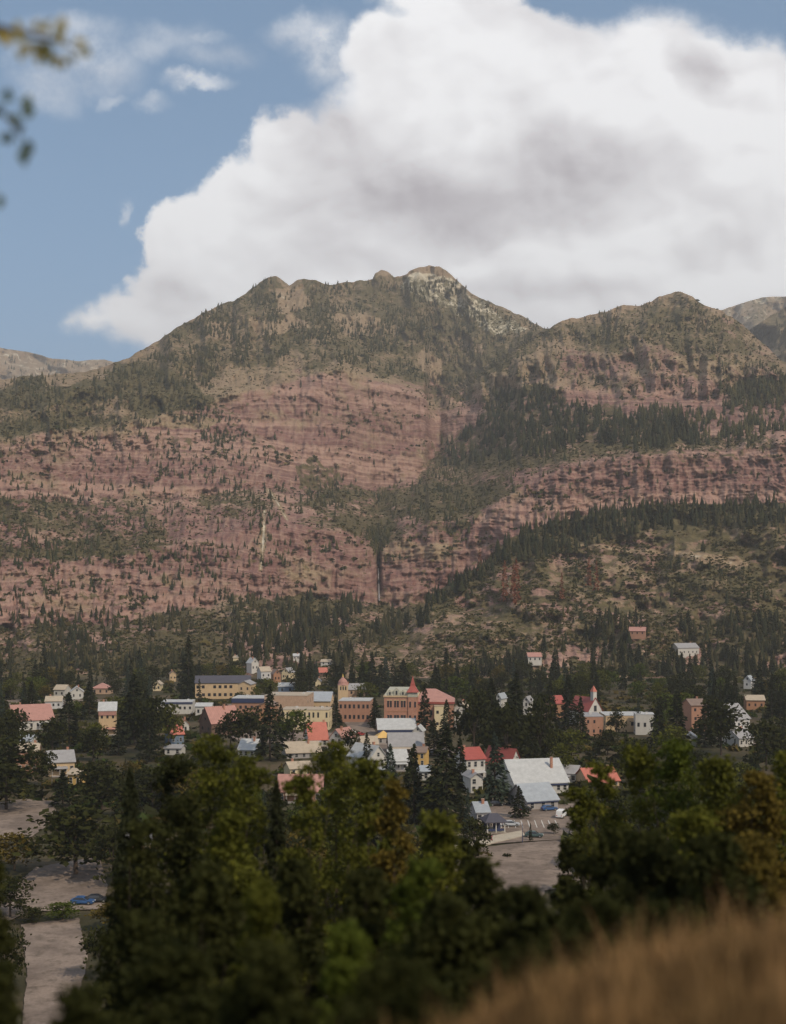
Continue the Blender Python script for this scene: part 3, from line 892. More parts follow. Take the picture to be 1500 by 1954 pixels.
def building(name, label, short, px, py, w, h, rise, depth, rot=0, wall='white_paint', roof='roof_grey', kind='gx', win=None, side=None, door=None, chim=None, D=None, over=0.45,
             cat='house', fascia=None, group=None, clear=True, wsize=None, porch=None):
    """w, h, rise come in photo pixels at the building's own distance; depth in metres"""
    if D is None:
        base = ground_at(px, py); D = base.y
    else:
        base = at(px, py, D)
    k = D / FPX
    w, h, rise = w * k, h * k, rise * k
    t = thing(name, label, cat, base, R(rot), group)
    if not short:
        short = re.split(r' (?:with|beside|behind|of|in|at|below|above|under|among|near|showing|half|low|beyond|tucked|climbing|uphill|buried|and|between|across|next|on|peeping|standing|stepping|beneath|the|a) ', label)[0]
        if short in SHORTS or len(short.split()) > 5: short = None
    if short:
        SHORTS.add(short); PLACES.append((base.copy(), short))
    if clear:
        KEEP.append((px - w / k * .34, py - (h + rise) / k, px + w / k * .34, py - h / k * 0.62, D))
    near = D < 520
    z0 = -3.0 if base.z > 1 else -0.6
    x0, x1 = -w / 2, w / 2
    m = MB()
    if kind == 'gy':
        m.prism([(x0, z0), (x1, z0), (x1, h), (0, h + rise), (x0, h)], 0, depth)
    elif kind == 'gx':
        m.add([(x0, 0, z0), (x1, 0, z0), (x1, depth, z0), (x0, depth, z0), (x0, 0, h), (x1, 0, h), (x1, depth, h), (x0, depth, h), (x0, depth / 2, h + rise), (x1, depth / 2, h + rise)],
              [(0, 3, 2, 1), (0, 1, 5, 4), (2, 3, 7, 6), (3, 0, 4, 8, 7), (1, 2, 6, 9, 5), (4, 5, 9, 8), (6, 7, 8, 9)])
    else:
        m.box(x0, x1, 0, depth, z0, h)
    m.build('wall', wall, t)
    r = MB(); th = 0.22; ov = over
    if kind == 'gx':
        sl = rise / (depth / 2)
        for sgn in (0, 1):
            ye = -ov if sgn == 0 else depth + ov
            ze = h - sl * ov
            a, b = (ye, ze), (depth / 2, h + rise)
            vs = [(x0 - ov, a[0], a[1] + 0.03), (x1 + ov, a[0], a[1] + 0.03), (x1 + ov, b[0], b[1] + 0.03), (x0 - ov, b[0], b[1] + 0.03)]
            vs += [(p[0], p[1], p[2] + th) for p in vs]
            r.add(vs, [(0, 3, 2, 1), (4, 5, 6, 7), (0, 1, 5, 4), (1, 2, 6, 5), (2, 3, 7, 6), (3, 0, 4, 7)])
    elif kind == 'gy':
        sl = rise / (w / 2)
        for sgn in (-1, 1):
            xe = sgn * (w / 2 + ov); ze = h - sl * ov
            vs = [(xe, -ov, ze + 0.03), (xe, depth + ov, ze + 0.03), (0, depth + ov, h + rise + 0.03), (0, -ov, h + rise + 0.03)]
            if sgn < 0: vs = [vs[0], vs[3], vs[2], vs[1]]
            vs += [(p[0], p[1], p[2] + th) for p in vs]
            r.add(vs, [(0, 3, 2, 1), (4, 5, 6, 7), (0, 1, 5, 4), (1, 2, 6, 5), (2, 3, 7, 6), (3, 0, 4, 7)])
    elif kind == 'hip':
        rl = max(w / 2 - depth / 2, 0.1)
        a = [(x0 - ov, -ov), (x1 + ov, -ov), (x1 + ov, depth + ov), (x0 - ov, depth + ov)]
        vs = [(p[0], p[1], h + 0.01) for p in a] + [(p[0], p[1], h + 0.20) for p in a] + [(-rl, depth / 2, h + rise), (rl, depth / 2, h + rise)]
        r.add(vs, [(0, 3, 2, 1), (0, 1, 5, 4), (1, 2, 6, 5), (2, 3, 7, 6), (3, 0, 4, 7), (4, 5, 9, 8), (5, 6, 9), (6, 7, 8, 9), (7, 4, 8)])
    elif kind == 'flat':
        r.add([(x0 - .1, -.1, h + .002), (x1 + .1, -.1, h + .002), (x1 + .1, depth + .1, h + .002), (x0 - .1, depth + .1, h + .002),
               (x0 - .1, -.1, h + .25), (x1 + .1, -.1, h + .25), (x1 + .1, depth + .1, h + .25 + rise), (x0 - .1, depth + .1, h + .25 + rise)],
              [(0, 3, 2, 1), (4, 5, 6, 7), (0, 1, 5, 4), (1, 2, 6, 5), (2, 3, 7, 6), (3, 0, 4, 7)])
    elif kind == 'pyr':
        r.add([(x0 - ov, -ov, h + .01), (x1 + ov, -ov, h + .01), (x1 + ov, depth + ov, h + .01), (x0 - ov, depth + ov, h + .01), (0, depth / 2, h + rise)],
              [(0, 3, 2, 1), (0, 1, 4), (1, 2, 4), (2, 3, 4), (3, 0, 4)])
    ro = r.build('roof', roof, t)
    if not chim and kind in ('gx', 'gy') and rise > 1.2 and random.random() < .55:
        chim = (random.choice([-.25, .2, .3]), random.choice([.4, .55])) if kind == 'gx' else (random.choice([-.12, .12]), random.choice([.3, .6]))
    if kind == 'flat':
        for i in range(max(1, int(w / 8))):
            vx = x0 + (i + random.uniform(.3, .7)) * w / max(1, int(w / 8)); vy = depth * random.uniform(.3, .7)
            MB().box(vx - .5, vx + .5, vy - .4, vy + .4, h + .1, h + 1.0 + rise).build('roof_vent', 'pale_grey', ro)
    if chim:
        c = MB().box(chim[0] * w - .35, chim[0] * w + .35, chim[1] * depth - .35, chim[1] * depth + .35, h + rise * 0.2, h + rise + 0.9)
        c.box(chim[0] * w - .42, chim[0] * w + .42, chim[1] * depth - .42, chim[1] * depth + .42, h + rise + 0.9, h + rise + 1.05)
        c.build('chimney', 'red_brick', ro)
    if fascia:
        MB().box(x0 - .12, x1 + .12, -0.35, -0.12, h - fascia[1] * k, h - 0.02).build('fascia', fascia[0], t)
    ww, wh = wsize or (random.uniform(.8, 1.15), random.uniform(1.25, 1.7))
    if porch:
        px0, px1, pd, pm = porch[0] * w, porch[1] * w, porch[2], porch[3]
        ph = min(2.7, h * .8)
        pr = MB().add([(px0 - .2, -pd - .2, ph - .35), (px1 + .2, -pd - .2, ph - .35), (px1 + .2, -.02, ph + .1), (px0 - .2, -.02, ph + .1), (px0 - .2, -pd - .2, ph - .2), (px1 + .2, -pd - .2, ph - .2), (px1 + .2, -.02, ph + .28), (px0 - .2, -.02, ph + .28)],
                      [(0, 3, 2, 1), (4, 5, 6, 7), (0, 1, 5, 4), (1, 2, 6, 5), (2, 3, 7, 6), (3, 0, 4, 7)]).build('porch_roof', pm, t)
        MB().box(px0, px1, -pd, -.02, -.3, .15).build('porch_floor', 'grey_wood', t)
        npost = max(2, int((px1 - px0) / 2.4) + 1)
        for i in range(npost):
            xx = px0 + .1 + (px1 - px0 - .2) * i / (npost - 1)
            MB().box(xx - .07, xx + .07, -pd + .03, -pd + .17, .15, ph - .30).build('post', 'white_paint', pr)
    floor_h = None
    def grid(cols, rows, length, put):
        fh = h / rows
        for j in range(rows):
            for i in range(cols):
                u = (i + 0.5) / cols + random.uniform(-.06, .06) / cols
                if rows * cols > 3 and random.random() < .10: continue
                hh = min(wh, fh * 0.62)
                put(u, j * fh + (fh - hh) * 0.5, min(ww, length / cols * 0.6), hh)
    if win:
        grid(win[0], win[1], w, lambda u, z, a, b: None if (door is not None and z < 2 and abs((u - 0.5) - door) * w < 1.3) else add_window(t, x0 + u * w, 0.0, z, a, b, 0, near))
    if side:
        for sx, rz in ((x1, R(90)), (x0, R(-90))):
            grid(side[0], side[1], depth, lambda u, z, a, b: add_window(t, sx, u * depth, z, a, b, rz, near))
    if kind == 'gy' and win and rise * 0.5 > 0.9:
        add_window(t, 0, 0, h + rise * 0.12, min(0.9, w * .2), min(1.2, rise * .42), 0, near)
    if door is not None:
        dr = MB().box(door * w - .5, door * w + .5, -0.05, 0.06, 0.02, 2.1).build('door', 'dark_door', t)
        MB().box(door * w + .34, door * w + .40, -0.10, -0.05, 1.0, 1.1).build('handle', 'gold_leaf', dr)
    return t, w, h, rise, D


def hotel():
    """three-storey brick hotel with mansard, corner tower and a long hip-roofed wing"""
    base = ground_at(765, 1392)
    D = base.y; k = D / FPX
    t = thing('brick_hotel', 'large red brick hotel with pale mansard, pointed red corner tower and hipped wing', 'hotel', base, R(-3))
    PLACES.append((base.copy(), 'brick hotel'))
    KEEP.append((728, 1290, 802, 1376, D)); KEEP.append((800, 1310, 868, 1338, D))
    H = 64 * k
    x0, x1 = -32 * k, 32 * k
    dep = 22.0
    MB().box(x0, x1, 0, dep, -0.6, H).build('wall', 'red_brick', t)
    c = MB()
    c.box(x0 - .35, x1 + .35, -.35, -0.003, H - 0.55, H + 0.12); c.box(x0 - .35, x0 - .003, 0, dep, H - 0.55, H + 0.12); c.box(x1 + .003, x1 + .35, 0, dep, H - 0.55, H + 0.12)
    c.build('cornice', 'tan_stucco', t)
    MB().box(x0 - .12, x1 + .12, -.12, -0.003, H * 0.53, H * 0.53 + 0.3).build('string_course', 'orange_trim', t)
    # mansard band with dormers
    mh = 11 * k
    a, b = 0.0, 1.4
    m = MB()
    lo = [(x0, 0, H + .13), (x1, 0, H + .13), (x1, dep, H + .13), (x0, dep, H + .13)]
    hi = [(x0 + b, b, H + mh), (x1 - b, b, H + mh), (x1 - b, dep - b, H + mh), (x0 + b, dep - b, H + mh)]
    m.add(lo + hi, [(0, 3, 2, 1), (4, 5, 6, 7), (0, 1, 5, 4), (1, 2, 6, 5), (2, 3, 7, 6), (3, 0, 4, 7)])
    mans = m.build('mansard_roof', 'mansard_slate', t)
    for u, s in ((0.17, 1.0), (0.37, 1.35), (0.56, 1.0)):
        x = x0 + u * (x1 - x0)
        d = MB().prism([(x - .9 * s, H + .2), (x + .9 * s, H + .2), (x + .9 * s, H + mh * .72 * s), (x, H + mh * 1.1 * s), (x - .9 * s, H + mh * .72 * s)], -0.15, 2.0).build('dormer', 'mansard_slate', t)
        MB().box(x - .38, x + .38, -0.19, -0.12, H + .5, H + mh * .66 * s).build('window', 'window_glass', d)
    # corner tower
    tx = x1 - 9.5 * k
    tw = 10.5 * k
    tower = MB().box(tx - tw * .82, tx + tw * .82, -0.5, tw * 1.64 - 0.5, -0.6, H + 7 * k).build('tower', 'red_brick', t)
    th0 = H + 7 * k
    r = MB()
    def ring(s, z): return [(tx - s, tw * .82 - .5 - s, z), (tx + s, tw * .82 - .5 - s, z), (tx + s, tw * .82 - .5 + s, z), (tx - s, tw * .82 - .5 + s, z)]
    prof = [(tw * 1.12, th0 + .01), (tw * .70, th0 + 7 * k), (tw * .42, th0 + 12.5 * k), (tw * .36, th0 + 17 * k), (tw * .30, th0 + 18 * k), (0.06, th0 + 31 * k)]
    vs = []
    for s, z in prof: vs += ring(s, z)
    fs = [(0, 3, 2, 1)]
    for i in range(len(prof) - 1):
        for j in range(4):
            fs.append((i * 4 + j, i * 4 + (j + 1) % 4, i * 4 + 4 + (j + 1) % 4, i * 4 + 4 + j))
    fs.append(tuple(len(vs) - 4 + j for j in range(4)))
    r.add(vs, fs)
    r.build('spire', 'roof_red', tower)
    MB().box(tx - tw * .90, tx + tw * .90, -0.58, -0.503, th0 - 9 * k, th0 - 1 * k).build('tower_band', 'mansard_slate', tower)
    # windows in pairs
    for u in (0.12, 0.20, 0.33, 0.41, 0.53, 0.61):
        x = x0 + u * (x1 - x0)
        add_window(t, x, 0, H * 0.66, 0.85, 14 * k * .9, 0, False)
        add_window(t, x, 0, H * 0.22, 1.0, 15 * k * .9, 0, False)
        MB().box(x - .62, x + .62, -0.10, -0.003, H * 0.66 + 14 * k * .9 + .05, H * 0.66 + 14 * k * .9 + .4).build('lintel', 'tan_stucco', t)
    for u in (-0.45, 0.45):
        add_window(t, tx + u * tw, -0.5, H * 0.66, 0.8, 11 * k, 0, False)
        add_window(t, tx + u * tw, -0.5, H * 0.22, 0.9, 13 * k, 0, False)
        add_window(t, tx + u * tw, -0.5, H * 0.02, 0.9, 8 * k, 0, False)
    MB().box(x0 + 3.0, x0 + 5.2, -0.06, 0.03, 0.02, 3.0).build('door', 'white_paint', t)
    for u in (0.08, 0.36, 0.50):
        x = x0 + u * (x1 - x0)
        MB().box(x - .9, x + .9, -0.04, 0.03, 0.3, 3.0).build('shop_window', 'window_glass', t)
    # wing
    w0, w1 = x1 + .003, x1 + 68 * k
    hw = 52 * k
    MB().box(w0, w1, 3.0, 24, -0.6, hw).build('wing_wall', 'brick_plaster', t)
    q = MB()
    ov = .6
    q.add([(w0 - 2, 3 - ov, hw + .01), (w1 + ov, 3 - ov, hw + .01), (w1 + ov, 24 + ov, hw + .01), (w0 - 2, 24 + ov, hw + .01), (w0 + 3, 13.5, hw + 22 * k), (w0 + 7.6, 13.5, hw + 22 * k)],
          [(0, 3, 2, 1), (0, 1, 5, 4), (1, 2, 5), (2, 3, 4, 5), (3, 0, 4)])
    q.build('wing_roof', 'roof_pink', t)
    MB().box(w0, w1 + .5, 2.5, 2.98, hw - .8, hw - .05).build('eave_trim', 'roof_red', t)
    for u in (0.18, 0.38, 0.60, 0.82):
        x = w0 + u * (w1 - w0)
        for zf in (0.10, 0.50):
            add_window(t, x, 3.0, hw * zf, 1.0, 2.2, 0, False)


hotel()
B = building
# --- centre of the town
B('flat_shop', 'low white-roofed shop with a purple-brown front before the brick hotel', 'white-roofed shop', 758, 1405, 72, 13, 17, 16, 4, 'brown_wood', 'roof_white', 'gx', (6, 1), (2, 1), door=.1, fascia=('navy_trim', 5), cat='shop')
B('corner_shop', 'small white gabled shop beside the blue spruce below the hotel', None, 797, 1409, 17, 14, 9, 8, -10, 'white_paint', 'roof_white', 'gy', (2, 1), (2, 1), cat='shop')
B('kiosk', 'small kiosk with a bright yellow pyramid roof beside the street', 'yellow-roofed kiosk', 734, 1419, 30, 11, 13, 5, 12, 'grey_wood', 'yellow_paint', 'pyr', (2, 1), None, cat='kiosk')
B('domed_hall', 'grey-roofed town hall wing beside the small domed tower', 'domed town hall', 676, 1338, 42, 22, 10, 12, 6, 'tan_brick', 'roof_grey', 'gx', (4, 2), (2, 2), cat='hall')
B('brick_block', 'two-storey pink brick block with a pale flat roof left of hotel trees'.replace('left of', 'beside'), 'pink brick block', 676, 1378, 60, 40, 0, 18, -4, 'brick_plaster', 'roof_white', 'flat', (7, 2), (3, 2), cat='shop block', wsize=(1.0, 1.8))
B('tan_block', 'long tan brick block behind the cream shop front with a blank wall', 'tan brick block', 545, 1372, 82, 44, 0, 22, -5, 'tan_brick', 'roof_tan', 'flat', None, (3, 2), cat='shop block')
B('grey_roofed_hall', 'hall with a broad blue-grey metal roof behind the cream shop front', 'blue-grey roofed hall', 606, 1362, 48, 24, 15, 18, -4, 'tan_stucco', 'roof_blue', 'gx', (4, 1), (2, 1), cat='hall')
B('cream_block', 'two-storey cream shop block with a row of tall narrow windows', 'cream shop block', 582, 1392, 92, 37, 0, 15, -4, 'cream_paint', 'roof_tan', 'flat', (11, 2), (3, 2), cat='shop block', wsize=(.8, 2.3))
B('long_store', 'long low store with a dark blue fascia and brown front', 'blue-fascia store', 486, 1366, 88, 33, 0, 18, -3, 'brick_plaster', 'roof_white', 'flat', (8, 1), (2, 1), fascia=('navy_trim', 8), cat='store')
B('narrow_shop', 'narrow building with an orange carved front behind the tall spruce', None, 508, 1382, 28, 36, 6, 12, -4, 'orange_trim', 'roof_brown', 'gy', (3, 2), None, cat='shop')
B('motel', 'tan two-storey motel with a dark grey roof and dark balconies', 'tan motel', 425, 1333, 104, 30, 12, 13, 5, 'tan_stucco', 'roof_dark', 'gx', (10, 2), (2, 2), cat='motel', wsize=(1.6, 1.7))
B('motel_wing', 'tan motel wing with a square dark window end', None, 466, 1338, 24, 32, 6, 12, -8, 'tan_stucco', 'roof_grey', 'gy', (2, 2), (2, 2), cat='motel')
B('white_store', 'low white flat-roofed store among trees left of the spruce'.replace('left of', 'beyond'), 'white flat store', 334, 1362, 66, 22, 0, 14, 3, 'white_paint', 'roof_white', 'flat', (7, 1), None, cat='store', fascia=('navy_trim', 3))
B('white_annexe', 'small white annexe with a pink lean-to next to the blue-fascia store', None, 388, 1366, 30, 18, 5, 9, 0, 'white_paint', 'roof_white', 'gx', (3, 1), None)
B('pink_barn', 'barn-like house with a faded pink roof and dark gable end', 'pink-roofed barn', 392, 1402, 46, 24, 28, 14, -52, 'brown_wood', 'roof_pink', 'gy', (2, 1), (3, 1), cat='barn', chim=(.1, .6))
B('small_grey_house', 'small grey gabled house tucked behind the pink-roofed barn', None, 432, 1380, 26, 20, 10, 9, 10, 'grey_wood', 'roof_grey', 'gx', (3, 1), (2, 1))
B('red_cottage', 'red-roofed cottage with a blue front among yellow-green trees', 'red-roofed cottage', 338, 1421, 26, 20, 14, 9, 24, 'blue_paint', 'roof_coral', 'gx', (2, 1), (2, 1))
B('orange_shed', 'little orange-roofed shed above the red-roofed cottage', None, 354, 1398, 14, 16, 8, 6, 20, 'white_paint', 'orange_trim', 'gy', (1, 1), None, cat='shed')
B('white_shed', 'white shed with two pale doors under dark trees', None, 330, 1440, 32, 12, 5, 6, -6, 'white_paint', 'roof_grey', 'gx', (2, 1), None, cat='shed')
B('white_workshop', 'white workshop with a bright blue-white roof below the round trees', 'white workshop', 470, 1444, 32, 13, 17, 12, -8, 'white_paint', 'roof_white', 'gx', (3, 1), (2, 1), cat='workshop')
B('coral_house', 'house with a large coral red roof and white gable', 'coral-roofed house', 608, 1424, 36, 13, 29, 14, 12, 'white_paint', 'roof_coral', 'gx', (3, 1), (2, 1), chim=(.42, .5), porch=(-.45,.1,1.8,'roof_grey'))
B('white_gable_house', 'white gabled house with a pink porch beside the coral roof', None, 641, 1432, 28, 24, 16, 10, -28, 'white_paint', 'roof_pink', 'gy', (2, 2), (2, 1), porch=(-.5,.5,1.8,'roof_pink'))
B('pale_grey_house', 'pale grey long roof below the coral-roofed house', None, 580, 1446, 66, 10, 17, 12, 14, 'grey_wood', 'roof_tan', 'gx', (5, 1), None)
B('brown_shed', 'tan and white sheds under the yellow-green cottonwood', None, 575, 1482, 44, 16, 10, 7, 22, 'cream_paint', 'roof_tan', 'gx', (3, 1), None, cat='shed')
B('orange_porch_house', 'narrow house with orange doors at the end of the street', None, 706, 1440, 30, 20, 12, 9, 8, 'cream_paint', 'roof_tan', 'gx', (3, 1), (2, 1), door=.2)
B('grey_roof_house', 'long house with a worn grey-brown roof across the street', 'grey-brown roofed house', 776, 1437, 66, 13, 22, 12, 4, 'brown_wood', 'roof_grey', 'gx', (5, 1), (2, 1), porch=(-.48,.3,2.0,'roof_tan'))
B('yellow_house', 'small yellow-fronted house under the grey-brown roof', None, 800, 1462, 24, 26, 8, 8, -10, 'yellow_paint', 'roof_brown', 'gx', (2, 2), None)
B('white_blue_house', 'white gabled house with dark blue trim and a blue-white roof', 'blue-trimmed white house', 722, 1482, 40, 36, 22, 12, 38, 'white_paint', 'roof_white', 'gy', (2, 2), (3, 2), door=.25, porch=(-.45,.2,1.8,'roof_blue'))
B('white_twin_house', 'pale house with a white roof between two spruces', None, 762, 1470, 34, 18, 18, 10, 10, 'pale_grey', 'roof_white', 'gx', (3, 1), (2, 1), porch=(-.4,.4,1.6,'roof_white'))
B('white_cabin', 'small white cabin at the foot of the dark spruces', None, 808, 1488, 22, 16, 8, 7, -6, 'white_paint', 'roof_blue', 'gx', (2, 1), None)
# --- beyond the hotel
B('white_dormer_house', 'white house with a dark porch behind the hotel wing', 'white porch house', 879, 1390, 24, 40, 9, 10, -8, 'white_paint', 'roof_tan', 'gy', (2, 3), (2, 2))
B('cream_annexe', 'cream two-storey annexe between the two spruces by the hotel', None, 842, 1392, 26, 44, 4, 10, 0, 'cream_paint', 'roof_tan', 'flat', (2, 2), None)
B('white_house', 'narrow white gable showing between dark trees', None, 951, 1352, 11, 20, 8, 9, -24, 'white_paint', 'roof_blue', 'gy', (1, 2), None)
B('white_tall_house', 'tall white house end half hidden by dark trees', None, 1004, 1364, 12, 26, 8, 8, -20, 'white_paint', 'roof_grey', 'gy', (1, 2), None)
B('pale_cabin', 'pale cabin wall low between the dark trees', None, 1018, 1384, 12, 14, 5, 7, 0, 'cream_paint', 'roof_tan', 'gx', (1, 1), None, cat='cabin')
B('orange_house', 'orange-walled house with a red roof edge behind dark trees', None, 1066, 1372, 26, 30, 13, 9, 18, 'orange_trim', 'roof_red', 'gx', (2, 2), None)
B('school_block', 'long pale flat-roofed school building beside the church', 'pale school building', 1198, 1396, 84, 30, 0, 18, 0, 'tan_stucco', 'roof_white', 'flat', (9, 1), (3, 1), cat='school', wsize=(1.5, 1.7))
B('white_end_block', 'square white block standing at the far end of the school', None, 1231, 1402, 36, 38, 0, 10, -6, 'white_paint', 'roof_white', 'flat', (3, 1), (2, 1))
B('stone_cellar', 'pink-grey stone house below the red-roofed church', None, 1134, 1404, 36, 36, 4, 9, 8, 'brick_plaster', 'roof_grey', 'flat', (3, 2), None)
# --- group of white houses in the middle right
B('white_villa', 'white villa with a dull red roof and tall white chimney gable', 'white villa', 908, 1488, 40, 40, 18, 10, 22, 'white_paint', 'roof_red', 'gx', (3, 2), (2, 2), chim=(-.35, .4), porch=(-.4,.4,2.0,'roof_white'))
B('white_villa_wing', 'low white wing stepping down below the white villa', None, 910, 1512, 24, 28, 8, 8, 14, 'white_paint', 'roof_grey', 'gy', (2, 2), None)
B('dormer_house', 'white house with a steep red roof and round-topped gable', 'steep red gable house', 984, 1486, 32, 26, 30, 12, 40, 'white_paint', 'roof_red', 'gy', (2, 1), (3, 1), door=-.2, porch=(-.5,.5,1.8,'roof_white'))
B('long_white_house', 'long house with a broad pale metal roof above the dark porch', 'broad pale-roofed house', 1034, 1514, 108, 20, 38, 18, 14, 'white_paint', 'roof_white', 'gx', (8, 1), (3, 1), fascia=('navy_trim', 5), chim=(.30, .3))
B('garage', 'grey-roofed garage below the broad pale-roofed house', 'grey garage', 1036, 1544, 66, 17, 26, 12, 22, 'grey_wood', 'roof_blue', 'gx', (3, 1), (2, 1), cat='garage', fascia=('navy_trim', 4))
B('small_white_house', 'small white house at the end of the broad pale roof', None, 1082, 1492, 34, 16, 12, 9, -20, 'white_paint', 'roof_grey', 'gx', (3, 1), None, porch=(-.5,.2,1.6,'roof_grey'))
B('red_roof_bungalow', 'bungalow with a coral red roof above yellow-green bushes', 'coral bungalow', 1152, 1500, 64, 10, 20, 11, 14, 'tan_stucco', 'roof_coral', 'gx', (5, 1), None, porch=(-.4,.1,1.8,'roof_coral'))
B('white_store_house', 'white-fronted store beside the dark pavilion', None, 922, 1570, 24, 20, 14, 9, 8, 'pale_grey', 'roof_blue', 'gx', (2, 1), None, cat='store')
# --- right edge
B('white_lodge', 'white lodge with a pale end wall high above the trees', 'white lodge', 1314, 1252, 44, 16, 8, 12, 16, 'white_paint', 'roof_grey', 'gx', (5, 1), (2, 1), D=float(shC.dist([1314], [1252])[0][0]) - 6)
B('tan_cabin', 'pinkish cabin on the bare slope above the trees', 'pinkish slope cabin', 1216, 1212, 30, 8, 7, 9, -14, 'brick_plaster', 'roof_pink', 'gx', (3, 1), None, D=float(shC.dist([1216], [1212])[0][0]) - 6, cat='cabin')
B('pink_cabin', 'pink-roofed cabin showing above the dark treetops', None, 1021, 1262, 26, 9, 7, 9, 6, 'white_paint', 'roof_pink', 'gx', (3, 1), None, D=float(shC.dist([1021], [1262])[0][0]) - 6, cat='cabin')
B('grey_long_house', 'house with a long slanting grey roof among the right trees'.replace('right ', 'valley-side '), 'slanting grey house', 1410, 1392, 62, 20, 26, 14, 34, 'pale_grey', 'roof_grey', 'gx', (5, 1), (2, 1))
B('orange_lodge', 'small orange-walled lodge beyond the slanting grey roof', None, 1442, 1354, 34, 18, 8, 9, -6, 'orange_trim', 'roof_tan', 'gx', (3, 1), None)
B('blue_gable', 'pale blue gable catching light above dark trees', None, 1426, 1314, 14, 16, 8, 8, -30, 'pale_grey', 'roof_blue', 'gy', (1, 1), None)
B('white_double_house', 'pair-gabled white house low among brown trees', 'low white house', 1424, 1424, 34, 16, 14, 10, 26, 'white_paint', 'roof_grey', 'gx', (3, 1), (2, 1))
B('white_hut', 'bright white hut under the yellow-green crowns', None, 1317, 1424, 22, 16, 8, 7, -14, 'white_paint', 'roof_white', 'gy', (1, 1), None, cat='hut')
B('brown_lodge', 'tall brown lodge wall beside a dark columnar tree', None, 1334, 1396, 30, 50, 10, 11, 8, 'brick_plaster', 'roof_brown', 'gx', (2, 3), None)
# --- left edge
B('pink_hall', 'broad hall with a pink roof and white gable at the valley edge', 'broad pink hall', 66, 1392, 74, 18, 26, 20, 26, 'white_paint', 'roof_pink', 'gx', (6, 1), (3, 1), cat='hall', porch=(.1,.48,2.0,'roof_white'))
B('cone_house', 'white house with a pink band and tan front below', 'pink-banded white house', 205, 1402, 32, 46, 14, 11, 10, 'tan_stucco', 'roof_white', 'gx', (3, 2), (2, 2), fascia=('roof_pink', 9), porch=(-.5,.5,1.6,'roof_pink'))
B('white_cottage', 'white cottage in the trees behind the broad pink hall', None, 113, 1330, 22, 14, 8, 9, -10, 'white_paint', 'roof_tan', 'gx', (2, 1), None)
B('bright_cottage', 'bright white cottage with an orange end behind the dark spruce', None, 147, 1334, 24, 14, 9, 9, 14, 'white_paint', 'roof_white', 'gy', (2, 1), None)
B('pink_roof_cottage', 'cottage with a dusky pink hip roof among dark trees', None, 192, 1324, 34, 10, 10, 10, 0, 'tan_brick', 'roof_pink', 'hip', (3, 1), None)
B('pale_row_house', 'pale house row beneath the bright cottage', None, 102, 1352, 30, 14, 8, 9, 8, 'pale_grey', 'roof_tan', 'gx', (3, 1), None)
B('teal_shed', 'pale blue-green shed near the left lot'.replace('left lot', 'broad pink hall'), None, 44, 1424, 32, 10, 10, 8, -8, 'white_paint', 'roof_blue', 'gx', (2, 1), None, cat='shed')
B('tan_villa', 'tan villa with a grey-violet roof and sunlit walls', 'tan villa', 118, 1480, 48, 26, 18, 11, 20, 'tan_stucco', 'roof_grey', 'gx', (4, 1), (2, 1), porch=(-.4,.2,1.8,'roof_grey'))
B('orange_villa', 'yellow-orange house beside the tan villa', None, 142, 1500, 26, 22, 8, 8, -10, 'yellow_paint', 'roof_tan', 'gx', (2, 1), None)
B('pink_villa', 'pinkish house with tall walls uphill of the tan villa', None, 52, 1474, 40, 40, 12, 10, 10, 'brick_plaster', 'roof_tan', 'gx', (3, 2), (2, 2))
B('hidden_cottage', 'grey-roofed cottage with an ochre door buried in dark trees', 'buried grey cottage', 262, 1636, 50, 26, 18, 10, 12, 'tan_stucco', 'roof_grey', 'gx', (3, 1), (2, 1), door=.1)
B('slate_house', 'house with a dull pinkish roof behind the yellow-green cottonwood', 'dull pinkish house', 572, 1530, 84, 20, 26, 12, 0, 'brick_plaster', 'roof_pink', 'gx', (5, 1), None, porch=(-.3,.3,1.8,'roof_tan'))
